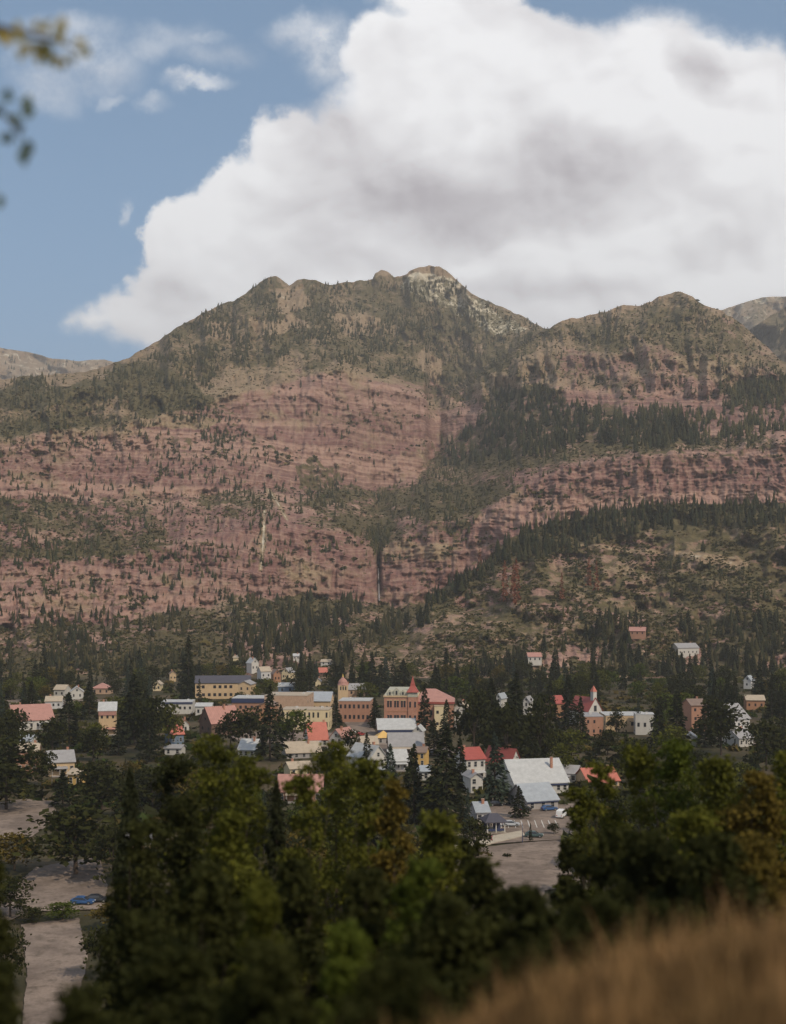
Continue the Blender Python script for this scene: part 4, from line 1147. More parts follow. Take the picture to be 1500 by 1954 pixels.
# --- small houses on the rise behind the motel
for nm, lb, px, py, w, h, rs, wl, rf, kd, rot in [
        ('hill_house', 'steep white house with a blue side climbing the rise behind the motel', 487, 1282, 15, 17, 9, 'white_paint', 'roof_white', 'gy', 30),
        ('hill_house', 'pale gabled house on the rise beside the steep white one', 508, 1296, 20, 15, 8, 'pale_grey', 'roof_tan', 'gx', 24),
        ('hill_house', 'orange-fronted house on the rise behind the tall spruce top', 529, 1302, 14, 16, 8, 'orange_trim', 'roof_brown', 'gy', 16),
        ('hill_house', 'white-gabled house behind a bush on the rise', 545, 1298, 16, 15, 8, 'cream_paint', 'roof_grey', 'gy', -20),
        ('hill_cabin', 'tiny white cabin at the edge of the creek forest', 566, 1258, 12, 6, 4, 'white_paint', 'roof_white', 'gx', 6),
        ('hill_cabin', 'tiny tan cabin with a yellowish wall at the forest edge', 450, 1262, 10, 7, 4, 'cream_paint', 'roof_tan', 'gx', 0),
        ('hill_cabin', 'tiny cabin with a bright coral roof in the forest', 617, 1288, 15, 5, 8, 'brown_wood', 'roof_coral', 'gx', 8),
        ('hill_cabin', 'long tan-roofed cabin above the coral one', 622, 1268, 20, 5, 4, 'white_paint', 'roof_tan', 'gx', -6),
        ('hill_house', 'white-roofed house with a green wall behind the tan brick block', 546, 1322, 30, 12, 6, 'blue_paint', 'roof_white', 'gx', 0),
        ('hill_house', 'small pale house between the town hall and forest', 607, 1309, 10, 9, 5, 'cream_paint', 'roof_grey', 'gy', 0),
        ('hill_house', 'small tan house peeping out behind the motel', 330, 1300, 12, 14, 5, 'tan_stucco', 'roof_brown', 'gy', 12),
        ('hill_house', 'pale dot of a house among bushes uphill of the white flat store', 299, 1318, 14, 12, 6, 'cream_paint', 'roof_tan', 'gy', 0)]:
    DD = None
    if py < 1296:
        DD = float(shA.dist([px], [py])[0][0]) - 6
    B(nm, lb, None, px, py, w, h, rs, 9.0, rot, wl, rf, kd, (2, 1) if w > 11 else None, None, D=DD)


def domed_tower():
    base = ground_at(655, 1341); k = base.y / FPX
    t = thing('bell_tower', 'small pale bell tower with a domed cap and golden finial', 'tower', base, R(6))
    KEEP.append((642, 1286, 668, 1330, base.y))
    s = 9.5 * k
    MB().box(-s, s, 0, 2 * s, -0.6, 33 * k).build('wall', 'tan_stucco', t)
    for x in (-.5, 0, .5):
        add_window(t, x * s, 0, 24 * k, .7, 2.0, 0, False)
    m = MB()
    n = 12
    prof = [(1.12, 33), (1.12, 34), (1.0, 36), (0.92, 40), (0.62, 44), (0.28, 46.5), (0.20, 49)]
    vs, fs = [], []
    for r_, z in prof:
        vs += [(s * r_ * math.cos(2 * math.pi * i / n), s + s * r_ * math.sin(2 * math.pi * i / n), z * k) for i in range(n)]
    for j in range(len(prof) - 1):
        fs += [(j * n + i, j * n + (i + 1) % n, j * n + n + (i + 1) % n, j * n + n + i) for i in range(n)]
    fs.append(tuple(range(n - 1, -1, -1))); fs.append(tuple(len(vs) - n + i for i in range(n)))
    dome = m.add(vs, fs).build('dome', 'roof_pink', t)
    MB().cone((0, s, 48.5 * k), s * .2, 0.03, 6.5 * k, 8).build('finial', 'gold_leaf', dome)


domed_tower()


def church():
    base = ground_at(1136, 1386); k = base.y / FPX
    t = thing('white_church', 'white church with a steep red roof and little steeple', 'church', base, R(30))
    PLACES.append((base.copy(), 'white church'))
    KEEP.append((1108, 1306, 1166, 1366, base.y))
    w, h, rise, d = 34 * k, 30 * k, 24 * k, 14.0
    MB().prism([(-w / 2, -.6), (w / 2, -.6), (w / 2, h), (0, h + rise), (-w / 2, h)], 0, d).build('wall', 'white_paint', t)
    r = MB()
    for sg in (-1, 1):
        vs = [(sg * (w / 2 + .4), -.4, h - .6), (sg * (w / 2 + .4), d + .4, h - .6), (0, d + .4, h + rise + .05), (0, -.4, h + rise + .05)]
        if sg < 0: vs = [vs[0], vs[3], vs[2], vs[1]]
        vs += [(p[0], p[1], p[2] + .2) for p in vs]
        r.add(vs, [(0, 3, 2, 1), (4, 5, 6, 7), (0, 1, 5, 4), (1, 2, 6, 5), (2, 3, 7, 6), (3, 0, 4, 7)])
    r.build('roof', 'roof_red', t)
    s = 4.2 * k
    st = MB().box(-s, s, .2, .2 + 2 * s, h + rise * .5, h + rise + 12 * k).build('steeple', 'white_paint', t)
    MB().add([(-s * 1.2, .2 - s * .2, h + rise + 12 * k + .01), (s * 1.2, .2 - s * .2, h + rise + 12 * k + .01), (s * 1.2, .2 + s * 2.2, h + rise + 12 * k + .01), (-s * 1.2, .2 + s * 2.2, h + rise + 12 * k + .01), (0, .2 + s, h + rise + 24 * k)],
             [(0, 3, 2, 1), (0, 1, 4), (1, 2, 4), (2, 3, 4), (3, 0, 4)]).build('spire', 'roof_coral', st)
    add_window(t, 0, 0, h * .95, 1.5, 2.6, 0, False)
    for x in (-.3, .3): add_window(t, x * w, 0, h * .35, .9, 2.2, 0, False)
    for i in range(4):
        add_window(t, -w / 2, d * (i + .5) / 4, h * .35, .9, 2.2, R(-90), False)
        add_window(t, w / 2, d * (i + .5) / 4, h * .35, .9, 2.2, R(90), False)
    MB().box(-.8, .8, -.06, .04, 0.02, 2.4).build('door', 'dark_door', t)
    MB().prism([(w / 2 + .01, -.6), (w / 2 + 20 * k, -.6), (w / 2 + 20 * k, h * .5), (w / 2 + .01, h * .85)], 2, d - 2).build('aisle', 'white_paint', t)
    MB().add([(w / 2 + .01, 1.6, h * .85 + .03), (w / 2 + 21 * k, 1.6, h * .49), (w / 2 + 21 * k, d - 1.6, h * .49), (w / 2 + .01, d - 1.6, h * .85 + .03), (w / 2 + .01, 1.6, h * .85 + .23), (w / 2 + 21 * k, 1.6, h * .49 + .2), (w / 2 + 21 * k, d - 1.6, h * .49 + .2), (w / 2 + .01, d - 1.6, h * .85 + .23)],
             [(0, 3, 2, 1), (4, 5, 6, 7), (0, 1, 5, 4), (1, 2, 6, 5), (2, 3, 7, 6), (3, 0, 4, 7)]).build('aisle_roof', 'roof_pink', t)


church()


def pavilion():
    base = ground_at(947, 1590); k = base.y / FPX
    t = thing('pavilion', 'open dark pavilion with white posts beside the parking lot', 'pavilion', base, R(10))
    PLACES.append((base.copy(), 'dark pavilion'))
    KEEP.append((915, 1540, 980, 1600, base.y))
    w, h, rise, d = 36 * k, 20 * k, 15 * k, 5.5
    MB().box(-w / 2 - .3, w / 2 + .3, -.3, d + .3, -.4, .12).build('floor_slab', 'sidewalk', t)
    for x in (-w / 2 + .15, 0, w / 2 - .15):
        for y in (.15, d - .15):
            MB().box(x - .13, x + .13, y - .13, y + .13, .12, h).build('post', 'white_paint', t)
    MB().box(-w / 2, -w / 2 + w * .42, d - .35, d - .30, .12, h).build('screen_wall', 'navy_trim', t)
    MB().box(w * .1, w / 2, d - .35, d - .30, .12, h).build('screen_wall', 'navy_trim', t)
    for x0_, x1_ in ((-w / 2 + .3, -.2), (.2, w / 2 - .3)):
        MB().box(x0_, x1_, .10, .20, .5, 1.1).build('railing', 'navy_trim', t)
    r = MB(); ov = .6
    r.add([(-w / 2 - ov, -ov, h + .01), (w / 2 + ov, -ov, h + .01), (w / 2 + ov, d + ov, h + .01), (-w / 2 - ov, d + ov, h + .01), (-w / 2 - ov, -ov, h + .22), (w / 2 + ov, -ov, h + .22), (w / 2 + ov, d + ov, h + .22), (-w / 2 - ov, d + ov, h + .22),
           (-w * .2, d / 2, h + rise), (w * .2, d / 2, h + rise)],
          [(0, 3, 2, 1), (0, 1, 5, 4), (1, 2, 6, 5), (2, 3, 7, 6), (3, 0, 4, 7), (4, 5, 9, 8), (5, 6, 9), (6, 7, 8, 9), (7, 4, 8)])
    r.build('roof', 'roof_dark', t)


pavilion()

# ------------------------------------------------------------------ vehicles
for nm, c in (('paint_black', (0.02, 0.02, 0.024)), ('paint_blue', (0.03, 0.085, 0.21)), ('paint_white', (0.78, 0.78, 0.77)), ('paint_silver', (0.42, 0.43, 0.45)), ('paint_red', (0.32, 0.035, 0.03)), ('paint_green', (0.05, 0.085, 0.08))):
    plain(nm, c, 0.28, 0.03, 0.8, 0.6)
plain('tyre_rubber', (0.02, 0.02, 0.02), 0.9)
plain('wheel_metal', (0.4, 0.4, 0.4), 0.4, 0.05, 1, 0.5, 0, 0.7)
plain('lamp_red', (0.45, 0.03, 0.02), 0.3)
plain('lamp_clear', (0.75, 0.75, 0.72), 0.2)


def car_meshes(van):
    L, W, Hh = (5.2, 1.95, 2.15) if van else (4.5, 1.82, 1.48)
    if van:
        prof = [(-L / 2, .35), (L / 2, .35), (L / 2, .95), (L / 2 - .25, 1.15), (L / 2 - 1.0, 1.25), (L / 2 - 1.7, Hh - .05), (L / 2 - 2.1, Hh), (-L / 2 + .1, Hh), (-L / 2, Hh - .25)]
        glass = [(L / 2 - 1.15, 1.28), (L / 2 - 1.75, Hh - .22), (-L / 2 + .3, Hh - .22), (-L / 2 + .2, 1.28)]
    else:
        prof = [(-L / 2, .42), (-L / 2 + .1, .28), (L / 2 - .15, .28), (L / 2, .45), (L / 2 - .08, .78), (L / 2 - 1.2, .92), (L / 2 - 1.95, Hh - .06), (L / 2 - 2.4, Hh), (-L / 2 + 1.0, Hh - .03), (-L / 2 + .35, .98), (-L / 2, .92)]
        glass = [(L / 2 - 1.35, .95), (L / 2 - 2.0, Hh - .12), (-L / 2 + 1.05, Hh - .12), (-L / 2 + .5, 1.0)]
    import bmesh
    def body(pr, half, inset):
        bm = bmesh.new()
        n = len(pr)
        zmax = max(p[1] for p in pr)
        rings = []
        for s in (-1, 1):
            rings.append([bm.verts.new((p[0], s * (half - (inset * max(0, p[1] - .9) / (zmax - .9) if zmax > .9 else 0)), p[1])) for p in pr])
        bm.faces.new(rings[0][::-1]); bm.faces.new(rings[1])
        for i in range(n):
            bm.faces.new((rings[0][i], rings[0][(i + 1) % n], rings[1][(i + 1) % n], rings[1][i]))
        bmesh.ops.recalc_face_normals(bm, faces=bm.faces)
        bmesh.ops.bevel(bm, geom=list(bm.edges), offset=.06, segments=2, affect='EDGES')
        me = bpy.data.meshes.new('body')
        bm.to_mesh(me); bm.free()
        return me
    b = body(prof, W / 2, .22)
    sides = []
    for s in (-1, 1):
        zmax = Hh
        f = lambda z: s * (W / 2 - .22 * max(0, z - .9) / (zmax - .9) + .012)
        pts = [(p[0], f(p[1]), p[1]) for p in glass] + [(p[0], f(p[1]) - s * .03, p[1]) for p in glass]
        sides.append(MB().add(pts, [(0, 1, 2, 3) if s > 0 else (3, 2, 1, 0), (7, 6, 5, 4) if s > 0 else (4, 5, 6, 7)] + [(i, i + 4, (i + 1) % 4 + 4, (i + 1) % 4) for i in range(4)]).mesh('side_window', 'window_glass'))
    x0, z0, x1, z1 = glass[0][0] + .22, glass[0][1], glass[1][0] + .12, glass[1][1]
    ws = MB().add([(x0, -W * .40, z0), (x0, W * .40, z0), (x1, W * .37, z1), (x1, -W * .37, z1), (x0 + .04, -W * .40, z0), (x0 + .04, W * .40, z0), (x1 + .04, W * .37, z1), (x1 + .04, -W * .37, z1)],
                  [(0, 3, 2, 1), (4, 5, 6, 7), (0, 1, 5, 4), (1, 2, 6, 5), (2, 3, 7, 6), (3, 0, 4, 7)]).mesh('windscreen', 'window_glass')
    return b, sides, ws, L, W


def ring_mesh(name, r, half, mat, n=16):
    vs = [(r * math.cos(2 * math.pi * i / n), y, r * math.sin(2 * math.pi * i / n)) for y in (-half, half) for i in range(n)]
    return mesh_from(name, vs, [tuple(range(n)), tuple(range(2 * n - 1, n - 1, -1))] + [(i + n, (i + 1) % n + n, (i + 1) % n, i) for i in range(n)], mat)


TYRE = ring_mesh('tyre', .33, .11, 'tyre_rubber'); RIM = ring_mesh('rim', .2, .125, 'wheel_metal', 10)
CAR = {v: car_meshes(v) for v in (False, True)}


def car(label, px, py, rot, paint, van=False):
    b, sides, ws, L, W = CAR[van]
    base = ground_at(px, py); base.z = 0.11
    t = thing('parked_van' if van else 'parked_car', label, 'van' if van else 'car', base, R(rot), 'cars parked in the town')
    me = b.copy(); me.materials.clear(); me.materials.append(MATS[paint])
    link('body', me, t); [link('side_window', q, t) for q in sides]; link('windscreen', ws, t)
    for x in (-L / 2 + .85, L / 2 - .85):
        for y in (-W / 2 + .08, W / 2 - .08):
            wo = link('wheel', TYRE, t, (x, y, .33)); link('rim', RIM, wo)
    for y in (-.62, .62):
        MB().box(L / 2 - .06, L / 2 + .03, y - .16, y + .16, .60, .74).build('headlight', 'lamp_clear', t)
        MB().box(-L / 2 - .03, -L / 2 + .06, y - .14, y + .14, .68, .86).build('tail_light', 'lamp_red', t)
    KEEP.append((px - 22, py - 16, px + 22, py + 2, base.y))


car('black car parked behind the dark pavilion', 948, 1538, 8, 'paint_black')
car('black car with red tail lights in front of the grey garage', 1004, 1549, 62, 'paint_black')
car('dark blue car parked against the end of the grey garage', 1048, 1547, 20, 'paint_blue')
car('white van at the edge of the lot beside yellow-green bushes', 1071, 1560, 70, 'paint_white', True)
car('dark green car driving along the road below the parking lot', 1019, 1598, -6, 'paint_green')
car('grey car standing behind the pavilion roof', 975, 1577, 4, 'paint_silver')
car('bright blue car parked on the pinkish road under dark trees', 158, 1726, -4, 'paint_blue')
car('black car parked behind the bright blue one', 185, 1722, 4, 'paint_black')
car('white car parked on the street beside the yellow-roofed kiosk', 712, 1424, 60, 'paint_white')
car('red car parked along the street near the coral-roofed house', 688, 1404, 60, 'paint_red')
car('white van parked where the street bends below the brick hotel', 668, 1402, 30, 'paint_white', True)
car('silver car on the cross street below the blue-trimmed white house', 826, 1438, 4, 'paint_silver')


def lamp_post(label, px, py, hpx):
    base = ground_at(px, py); k = base.y / FPX
    t = thing('street_lamp', label, 'street lamp', base, R(90))
    h = hpx * k
    MB().tube((0, 0, -.3), (0, 0, h), .10, .06, 8).build('post', 'navy_trim', t)
    MB().tube((0, 0, h - .1), (1.4, 0, h + .15), .05, .04, 6).build('arm', 'navy_trim', t)
    MB().box(1.2, 1.9, -.15, .15, h + .05, h + .2).build('lamp_head', 'pale_grey', t)


lamp_post('dark slim lamp post between the sidewalk strip and the road', 997, 1608, 34)

# painted bays of the lot by the pavilion
plain('road_paint', (0.62, 0.60, 0.55), 0.8, 0.15, 3.0)
for i in range(9):
    a_, b_ = ground_at(955 + i * 13, 1566), ground_at(957 + i * 13.6, 1580)
    n_ = (b_ - a_).cross(Vector((0, 0, 1))).normalized() * 0.09
    tag(link('bay_line', mesh_from('bay_line', [(*(a_ - n_).xy, .122), (*(b_ - n_).xy, .122), (*(b_ + n_).xy, .122), (*(a_ + n_).xy, .122)], [(0, 1, 2, 3)], 'road_paint')), kind='structure')

# falling water in the slot of the lower cliff
def falls():
    m, t, b = new_mat('falling_water')
    pos = t.node('ShaderNodeNewGeometry').outputs['Position']
    n = t.noise(t.v('MULTIPLY', pos, (0.9, 0.9, 0.06)), 1.0, 4, 0.6)
    t.l.new(t.mix(t.ramp(n, 0.35, 0.7), (0.13, 0.12, 0.12), (0.36, 0.33, 0.32)), b.inputs['Base Color'])
    b.inputs['Roughness'].default_value = 0.5
    rows = np.linspace(1084, 1146, 26)
    pxs = 722 + (rows - 1060) * 0.02 + fbm(rows * 0.08, rows * 0, 12, 3) * 0.8
    vs = []
    for r_, p in zip(rows, pxs):
        d = min(float(shA.dist([p], [r_])[0][0]), float(shA.dist([p - 2], [r_])[0][0])) - 1.2
        wd = 0.7 + (r_ - 1084) * 0.010
        for dx, dy in ((-wd, 0), (0, -0.5), (wd, 0)):
            q = at(p + dx, r_, d); vs.append((q.x, q.y + dy, q.z))
    n_ = len(rows)
    back = [(v[0], v[1] + .8, v[2]) for v in vs]
    fs = [(i * 3 + j, i * 3 + 3 + j, i * 3 + 4 + j, i * 3 + 1 + j) for i in range(n_ - 1) for j in range(2)]
    fs += [tuple(q + n_ * 3 for q in f[::-1]) for f in fs]
    o = link('waterfall', mesh_from('waterfall', vs + back, fs, 'falling_water'))
    tag(o, 'thin grey waterfall down the dark slot in the red cliff', 'waterfall')


falls()

# ------------------------------------------------------------------ trees
foliage('spruce_needles', (0.016, 0.020, 0.010), (0.042, 0.045, 0.022), 0.45, 0.10)
foliage('blue_spruce_needles', (0.030, 0.042, 0.030), (0.062, 0.076, 0.052), 0.45, 0.10)
foliage('cottonwood_leaves', (0.040, 0.046, 0.010), (0.125, 0.122, 0.020), 0.35, 0.25)  # lightened to give the upper crowns a sunlit look
foliage('dark_leaves', (0.017, 0.020, 0.008), (0.050, 0.051, 0.015), 0.35, 0.20)
foliage('green_leaves', (0.036, 0.050, 0.010), (0.105, 0.122, 0.020), 0.35, 0.25)
foliage('autumn_leaves', (0.070, 0.056, 0.014), (0.150, 0.105, 0.022), 0.35, 0.25)
foliage('rusty_needles', (0.16, 0.055, 0.030), (0.24, 0.095, 0.055), 0.45, 0.10)
foliage('pink_blossom', (0.35, 0.07, 0.09), (0.50, 0.14, 0.15), 0.3, 0.2)
plain('bark', (0.075, 0.055, 0.042), 0.95, 0.25, 2.0, 0.1)
plain('pale_bark', (0.17, 0.14, 0.11), 0.95, 0.25, 2.0, 0.1)
vcol_mat('far_foliage')
rng = np.random.default_rng(11)


def quads(c, d, s):
    """kites with axis d (long) and s (across)"""
    n = len(c)
    V = np.stack([c - d * 0.5, c + s * 0.5, c + d * 0.5, c - s * 0.5], 1).reshape(-1, 3)
    return V, np.arange(n * 4).reshape(n, 4)


def unit(v): return v / np.maximum(np.linalg.norm(v, axis=-1, keepdims=True), 1e-9)


def conifer(seed, rad, nb, ns, size, gap=0.06, power=0.85, droop=0.35, dead=0.0):
    """unit-height spruce crown: branches in ragged tiers, each hung with sprays"""
    g = np.random.default_rng(seed)
    t = gap + (1 - gap) * (np.arange(nb) + g.random(nb)) / nb
    tier = np.sin(t * 60 + g.random() * 6) * 0.5 + 0.5
    L = rad * (1 - t) ** power * (0.62 + 0.30 * tier + 0.35 * g.random(nb)) + 0.006
    side = 1 + 0.22 * np.sin(np.arange(nb) * 2.39996 + g.random() * 6)
    L *= side
    az = np.arange(nb) * 2.39996 + g.normal(0, .35, nb)
    s = 0.22 + 0.78 * np.sqrt(g.random((nb, ns)))
    bx, by = np.cos(az)[:, None], np.sin(az)[:, None]
    r = L[:, None] * s
    z = t[:, None] - droop * L[:, None] * s ** 1.3 + 0.10 * L[:, None] * s ** 4 + g.normal(0, size * .18, (nb, ns))
    off = g.normal(0, 0.16, (nb, ns)) * L[:, None]
    c = np.stack([bx * r - by * off, by * r + bx * off, z], -1).reshape(-1, 3)
    d = np.stack([np.repeat(bx, ns, 1), np.repeat(by, ns, 1), np.full((nb, ns), -0.45)], -1).reshape(-1, 3) + g.normal(0, .45, (nb * ns, 3))
    d = unit(d)
    q = unit(np.cross(d, g.normal(0, 1, (nb * ns, 3)) + np.array([0, 0, .6])))
    sz = size * (0.6 + 0.8 * g.random(nb * ns)) * (0.45 + 0.55 * np.repeat(1 - t, ns))
    keep = np.minimum(z.reshape(-1), 1) > 0.0
    return quads(c[keep], (d * sz[:, None] * 1.5)[keep], (q * sz[:, None] * 0.62)[keep])


def broadleaf(seed, rad, ncl, nl, size, z0=0.16, spread=0.075):
    """unit-height crown of leaf clumps set on several uneven lobes"""
    g = np.random.default_rng(seed)
    nlobe = 9
    lc = []
    for i in range(nlobe):
        a = i * 2.39996 + g.normal(0, .3)
        zz = z0 + 0.12 + (0.80 - z0) * ((i + .5) / nlobe) * 0.95
        k = rad * 0.62 * math.sin(math.pi * (0.15 + 0.72 * (zz - z0) / (1 - z0))) * (0.7 + .6 * g.random())
        lc.append((k * math.cos(a), k * math.sin(a), zz, rad * (.36 + .22 * g.random())))
    lc.append((0, 0, 0.80, rad * .42))
    lc = np.array(lc)
    pick = g.integers(0, len(lc), ncl)
    dirs = unit(g.normal(0, 1, (ncl, 3)))
    rr = (0.45 + 0.6 * g.random(ncl) ** 0.6)
    cc = lc[pick, :3] + dirs * (lc[pick, 3] * rr)[:, None] * np.array([1, 1, 0.85])
    cl = spread * (0.55 + .9 * g.random(ncl))
    c = (cc[:, None, :] + g.normal(0, 1, (ncl, nl, 3)) * cl[:, None, None] * np.array([.55, .55, .40])).reshape(-1, 3)
    n = len(c)
    d = unit(g.normal(0, 1, (n, 3)) + np.array([0, 0, -.4]))
    q = unit(np.cross(d, g.normal(0, 1, (n, 3))))
    sz = size * (.6 + .8 * g.random(n))
    keep = (c[:, 2] > 0.02) & (c[:, 2] < 1.02)
    return quads(c[keep], (d * sz[:, None])[keep], (q * sz[:, None] * .7)[keep])


def trunk_mb(kind, seed, h=1.0, r=0.014):
    g = random.Random(seed)
    m = MB()
    if kind == 'conifer':
        m.tube((0, 0, -.06), (0, 0, .5), r, r * .6, 7); m.tube((0, 0, .499), (0, 0, .97), r * .6, r * .1, 6)
        for i in range(10):
            a = g.random() * 6.28; z = .08 + i * .07
            L = .12 * (1 - z)
            m.tube((0, 0, z), (L * math.cos(a), L * math.sin(a), z - .02), r * .22, r * .08, 4)
    else:
        lean = (g.uniform(-.03, .03), g.uniform(-.03, .03))
        m.tube((0, 0, -.06), (lean[0], lean[1], .34), r * 1.35, r, 8)
        for i in range(6):
            a = i * 1.1 + g.random() * .5
            L = g.uniform(.14, .26); z = .28 + .05 * i * g.uniform(.6, 1.1)
            b = (lean[0] + L * .6 * math.cos(a), lean[1] + L * .6 * math.sin(a), z + L * 1.0)
            m.tube((lean[0], lean[1], min(z, .34)), b, r * .6, r * .35, 6)
            m.tube(b, (b[0] + L * .4 * math.cos(a + .5), b[1] + L * .4 * math.sin(a + .5), b[2] + L * .7), r * .35, r * .1, 5)
        m.tube((lean[0], lean[1], .34), (lean[0] * 1.4, lean[1] * 1.6, .86), r * .9, r * .12, 6)
    return m


def arch(kind, lod, n, **kw):
    out = []
    for i in range(n):
        V, F = (conifer if kind == 'conifer' else broadleaf)(100 + i * 7 + lod * 31 + (0 if kind == 'conifer' else 500), **kw)
        tr = trunk_mb(kind, i + lod * 10).mesh('trunk', 'bark')
        out.append((V, F, tr))
    return out


ARCH = {('conifer', 0): arch('conifer', 0, 3, rad=.21, nb=330, ns=22, size=.030), ('conifer', 1): arch('conifer', 1, 4, rad=.20, nb=110, ns=8, size=.062),
        ('conifer', 2): arch('conifer', 2, 4, rad=.18, nb=66, ns=5, size=.105),
        ('slim', 1): arch('conifer', 3, 3, rad=.115, nb=110, ns=7, size=.052, power=.7), ('slim', 2): arch('conifer', 4, 3, rad=.12, nb=46, ns=4, size=.09, power=.7),
        ('broad', 0): arch('broad', 0, 4, rad=.36, ncl=300, nl=28, size=.034), ('broad', 1): arch('broad', 1, 4, rad=.40, ncl=90, nl=12, size=.068, spread=.10),
        ('shrub', 0): arch('broad', 2, 3, rad=.48, ncl=260, nl=24, size=.046, z0=.02), ('tall', 0): arch('broad', 3, 3, rad=.24, ncl=320, nl=30, size=.026, z0=.12, spread=.055)}

def near_crown(seed, h, w, leaf, crown_from):
    """crown of a near tree at true size: lobes, leaf clumps on the lobes, single leaves in the clumps"""
    g = np.random.default_rng(seed)
    z0 = h * crown_from
    n = int(np.clip(4 + 2.4 * (h - z0) / w, 7, 26))
    lc = []
    for i in range(n):
        u = (i + .5) / n
        env = math.sin(math.pi * min(1, .30 + .70 * u)) ** .7 if u > .25 else .8 + .2 * u
        a = i * 2.39996 + g.normal(0, .5)
        lr = w * (.34 + .22 * g.random()) * (1.1 - .55 * u)
        k = max(0, w * env - lr) * (.55 + .55 * g.random())
        lc.append((k * math.cos(a), k * math.sin(a), z0 + (h - z0) * u * (.97 + .03 * g.random()) - lr * .2, lr))
    for i in range(3):
        lr = w * (.16 + .12 * g.random())
        a = g.random() * 6.28
        lc.append((w * .4 * g.random() * math.cos(a), w * .4 * g.random() * math.sin(a), h - lr * (1.05 + 1.6 * i * g.random()), lr))
    lc = np.array(lc)
    area = lc[:, 3] ** 2 * np.clip(.35 + (lc[:, 2] - z0) / (h - z0), .35, 1)
    ncl = 250
    pick = g.choice(len(lc), ncl, p=area / area.sum())
    d0 = unit(g.normal(0, 1, (ncl, 3)) + np.array([0, -.35, .25]))
    cc = lc[pick, :3] + d0 * (lc[pick, 3] * (.55 + .55 * g.random(ncl)))[:, None] * np.array([1, 1, .9])
    nl = 34
    sg = (.11 + .16 * g.random(ncl)) * np.clip(lc[pick, 3] * 1.4, .35, 1.6)
    c = (cc[:, None, :] + g.normal(0, 1, (ncl, nl, 3)) * sg[:, None, None] * np.array([1, 1, .75])).reshape(-1, 3)
    m = len(c)
    d = unit(g.normal(0, 1, (m, 3)) + np.array([0, 0, -.3]))
    q = unit(np.cross(d, g.normal(0, 1, (m, 3))))
    sz = leaf * (.6 + .8 * g.random(m))
    c[:, 2] = np.minimum(c[:, 2], h + .1)
    return quads(c, d * sz[:, None], q * sz[:, None] * .72)


def near_tree(kind, mat, base, h, w, label, seed):
    nm, cat = NAMES[kind]
    t = thing(nm, label, cat, base, 0.0, 'trees of the near slope')
    m = trunk_mb('broad', seed, r=.014)
    m.v = [(x * w * 2.2, y * w * 2.2, z * h) for x, y, z in m.v]
    m.build('trunk', 'bark', t)
    V, F = near_crown(seed, h, w, .15 if kind != 'shrub' else .10, .06 if kind == 'shrub' else .22)
    link('crown', mesh_from('crown', V, F, mat), t)


CROWN = {}



def crown_mesh(kind, lod, i, mat):
    k = (kind, lod, i, mat)
    if k not in CROWN:
        V, F, _ = ARCH[(kind, lod)][i]
        CROWN[k] = mesh_from('crown', V, F, mat)
    return CROWN[k]


NAMES = {'conifer': ('spruce_tree', 'tree'), 'slim': ('fir_tree', 'tree'), 'broad': ('broadleaf_tree', 'tree'), 'shrub': ('shrub', 'shrub'), 'tall': ('cottonwood_tree', 'tree')}


def tree(kind, lod, mat, base, h, width, label, group, name=None, bark='bark'):
    """width: crown radius in metres"""
    i = random.randrange(len(ARCH[(kind, lod)]))
    natural = {'conifer': .2, 'slim': .115, 'broad': .4, 'shrub': .48, 'tall': .24}[kind]
    nm, cat = NAMES[kind]
    t = thing(name or nm, label, cat, base, random.uniform(0, 6.28), group)
    sx = width / natural
    t.scale = (sx, sx, h)
    link('trunk', ARCH[(kind, lod)][i][2], t)
    link('crown', crown_mesh(kind, lod, i, mat), t)
    return t


def ground_z(x, y):
    return max(float(hill_z(x, y)), 0.0)


def foot(px, D):
    x = (px - CX) / FPX * D
    return Vector((x, D, ground_z(x, D)))


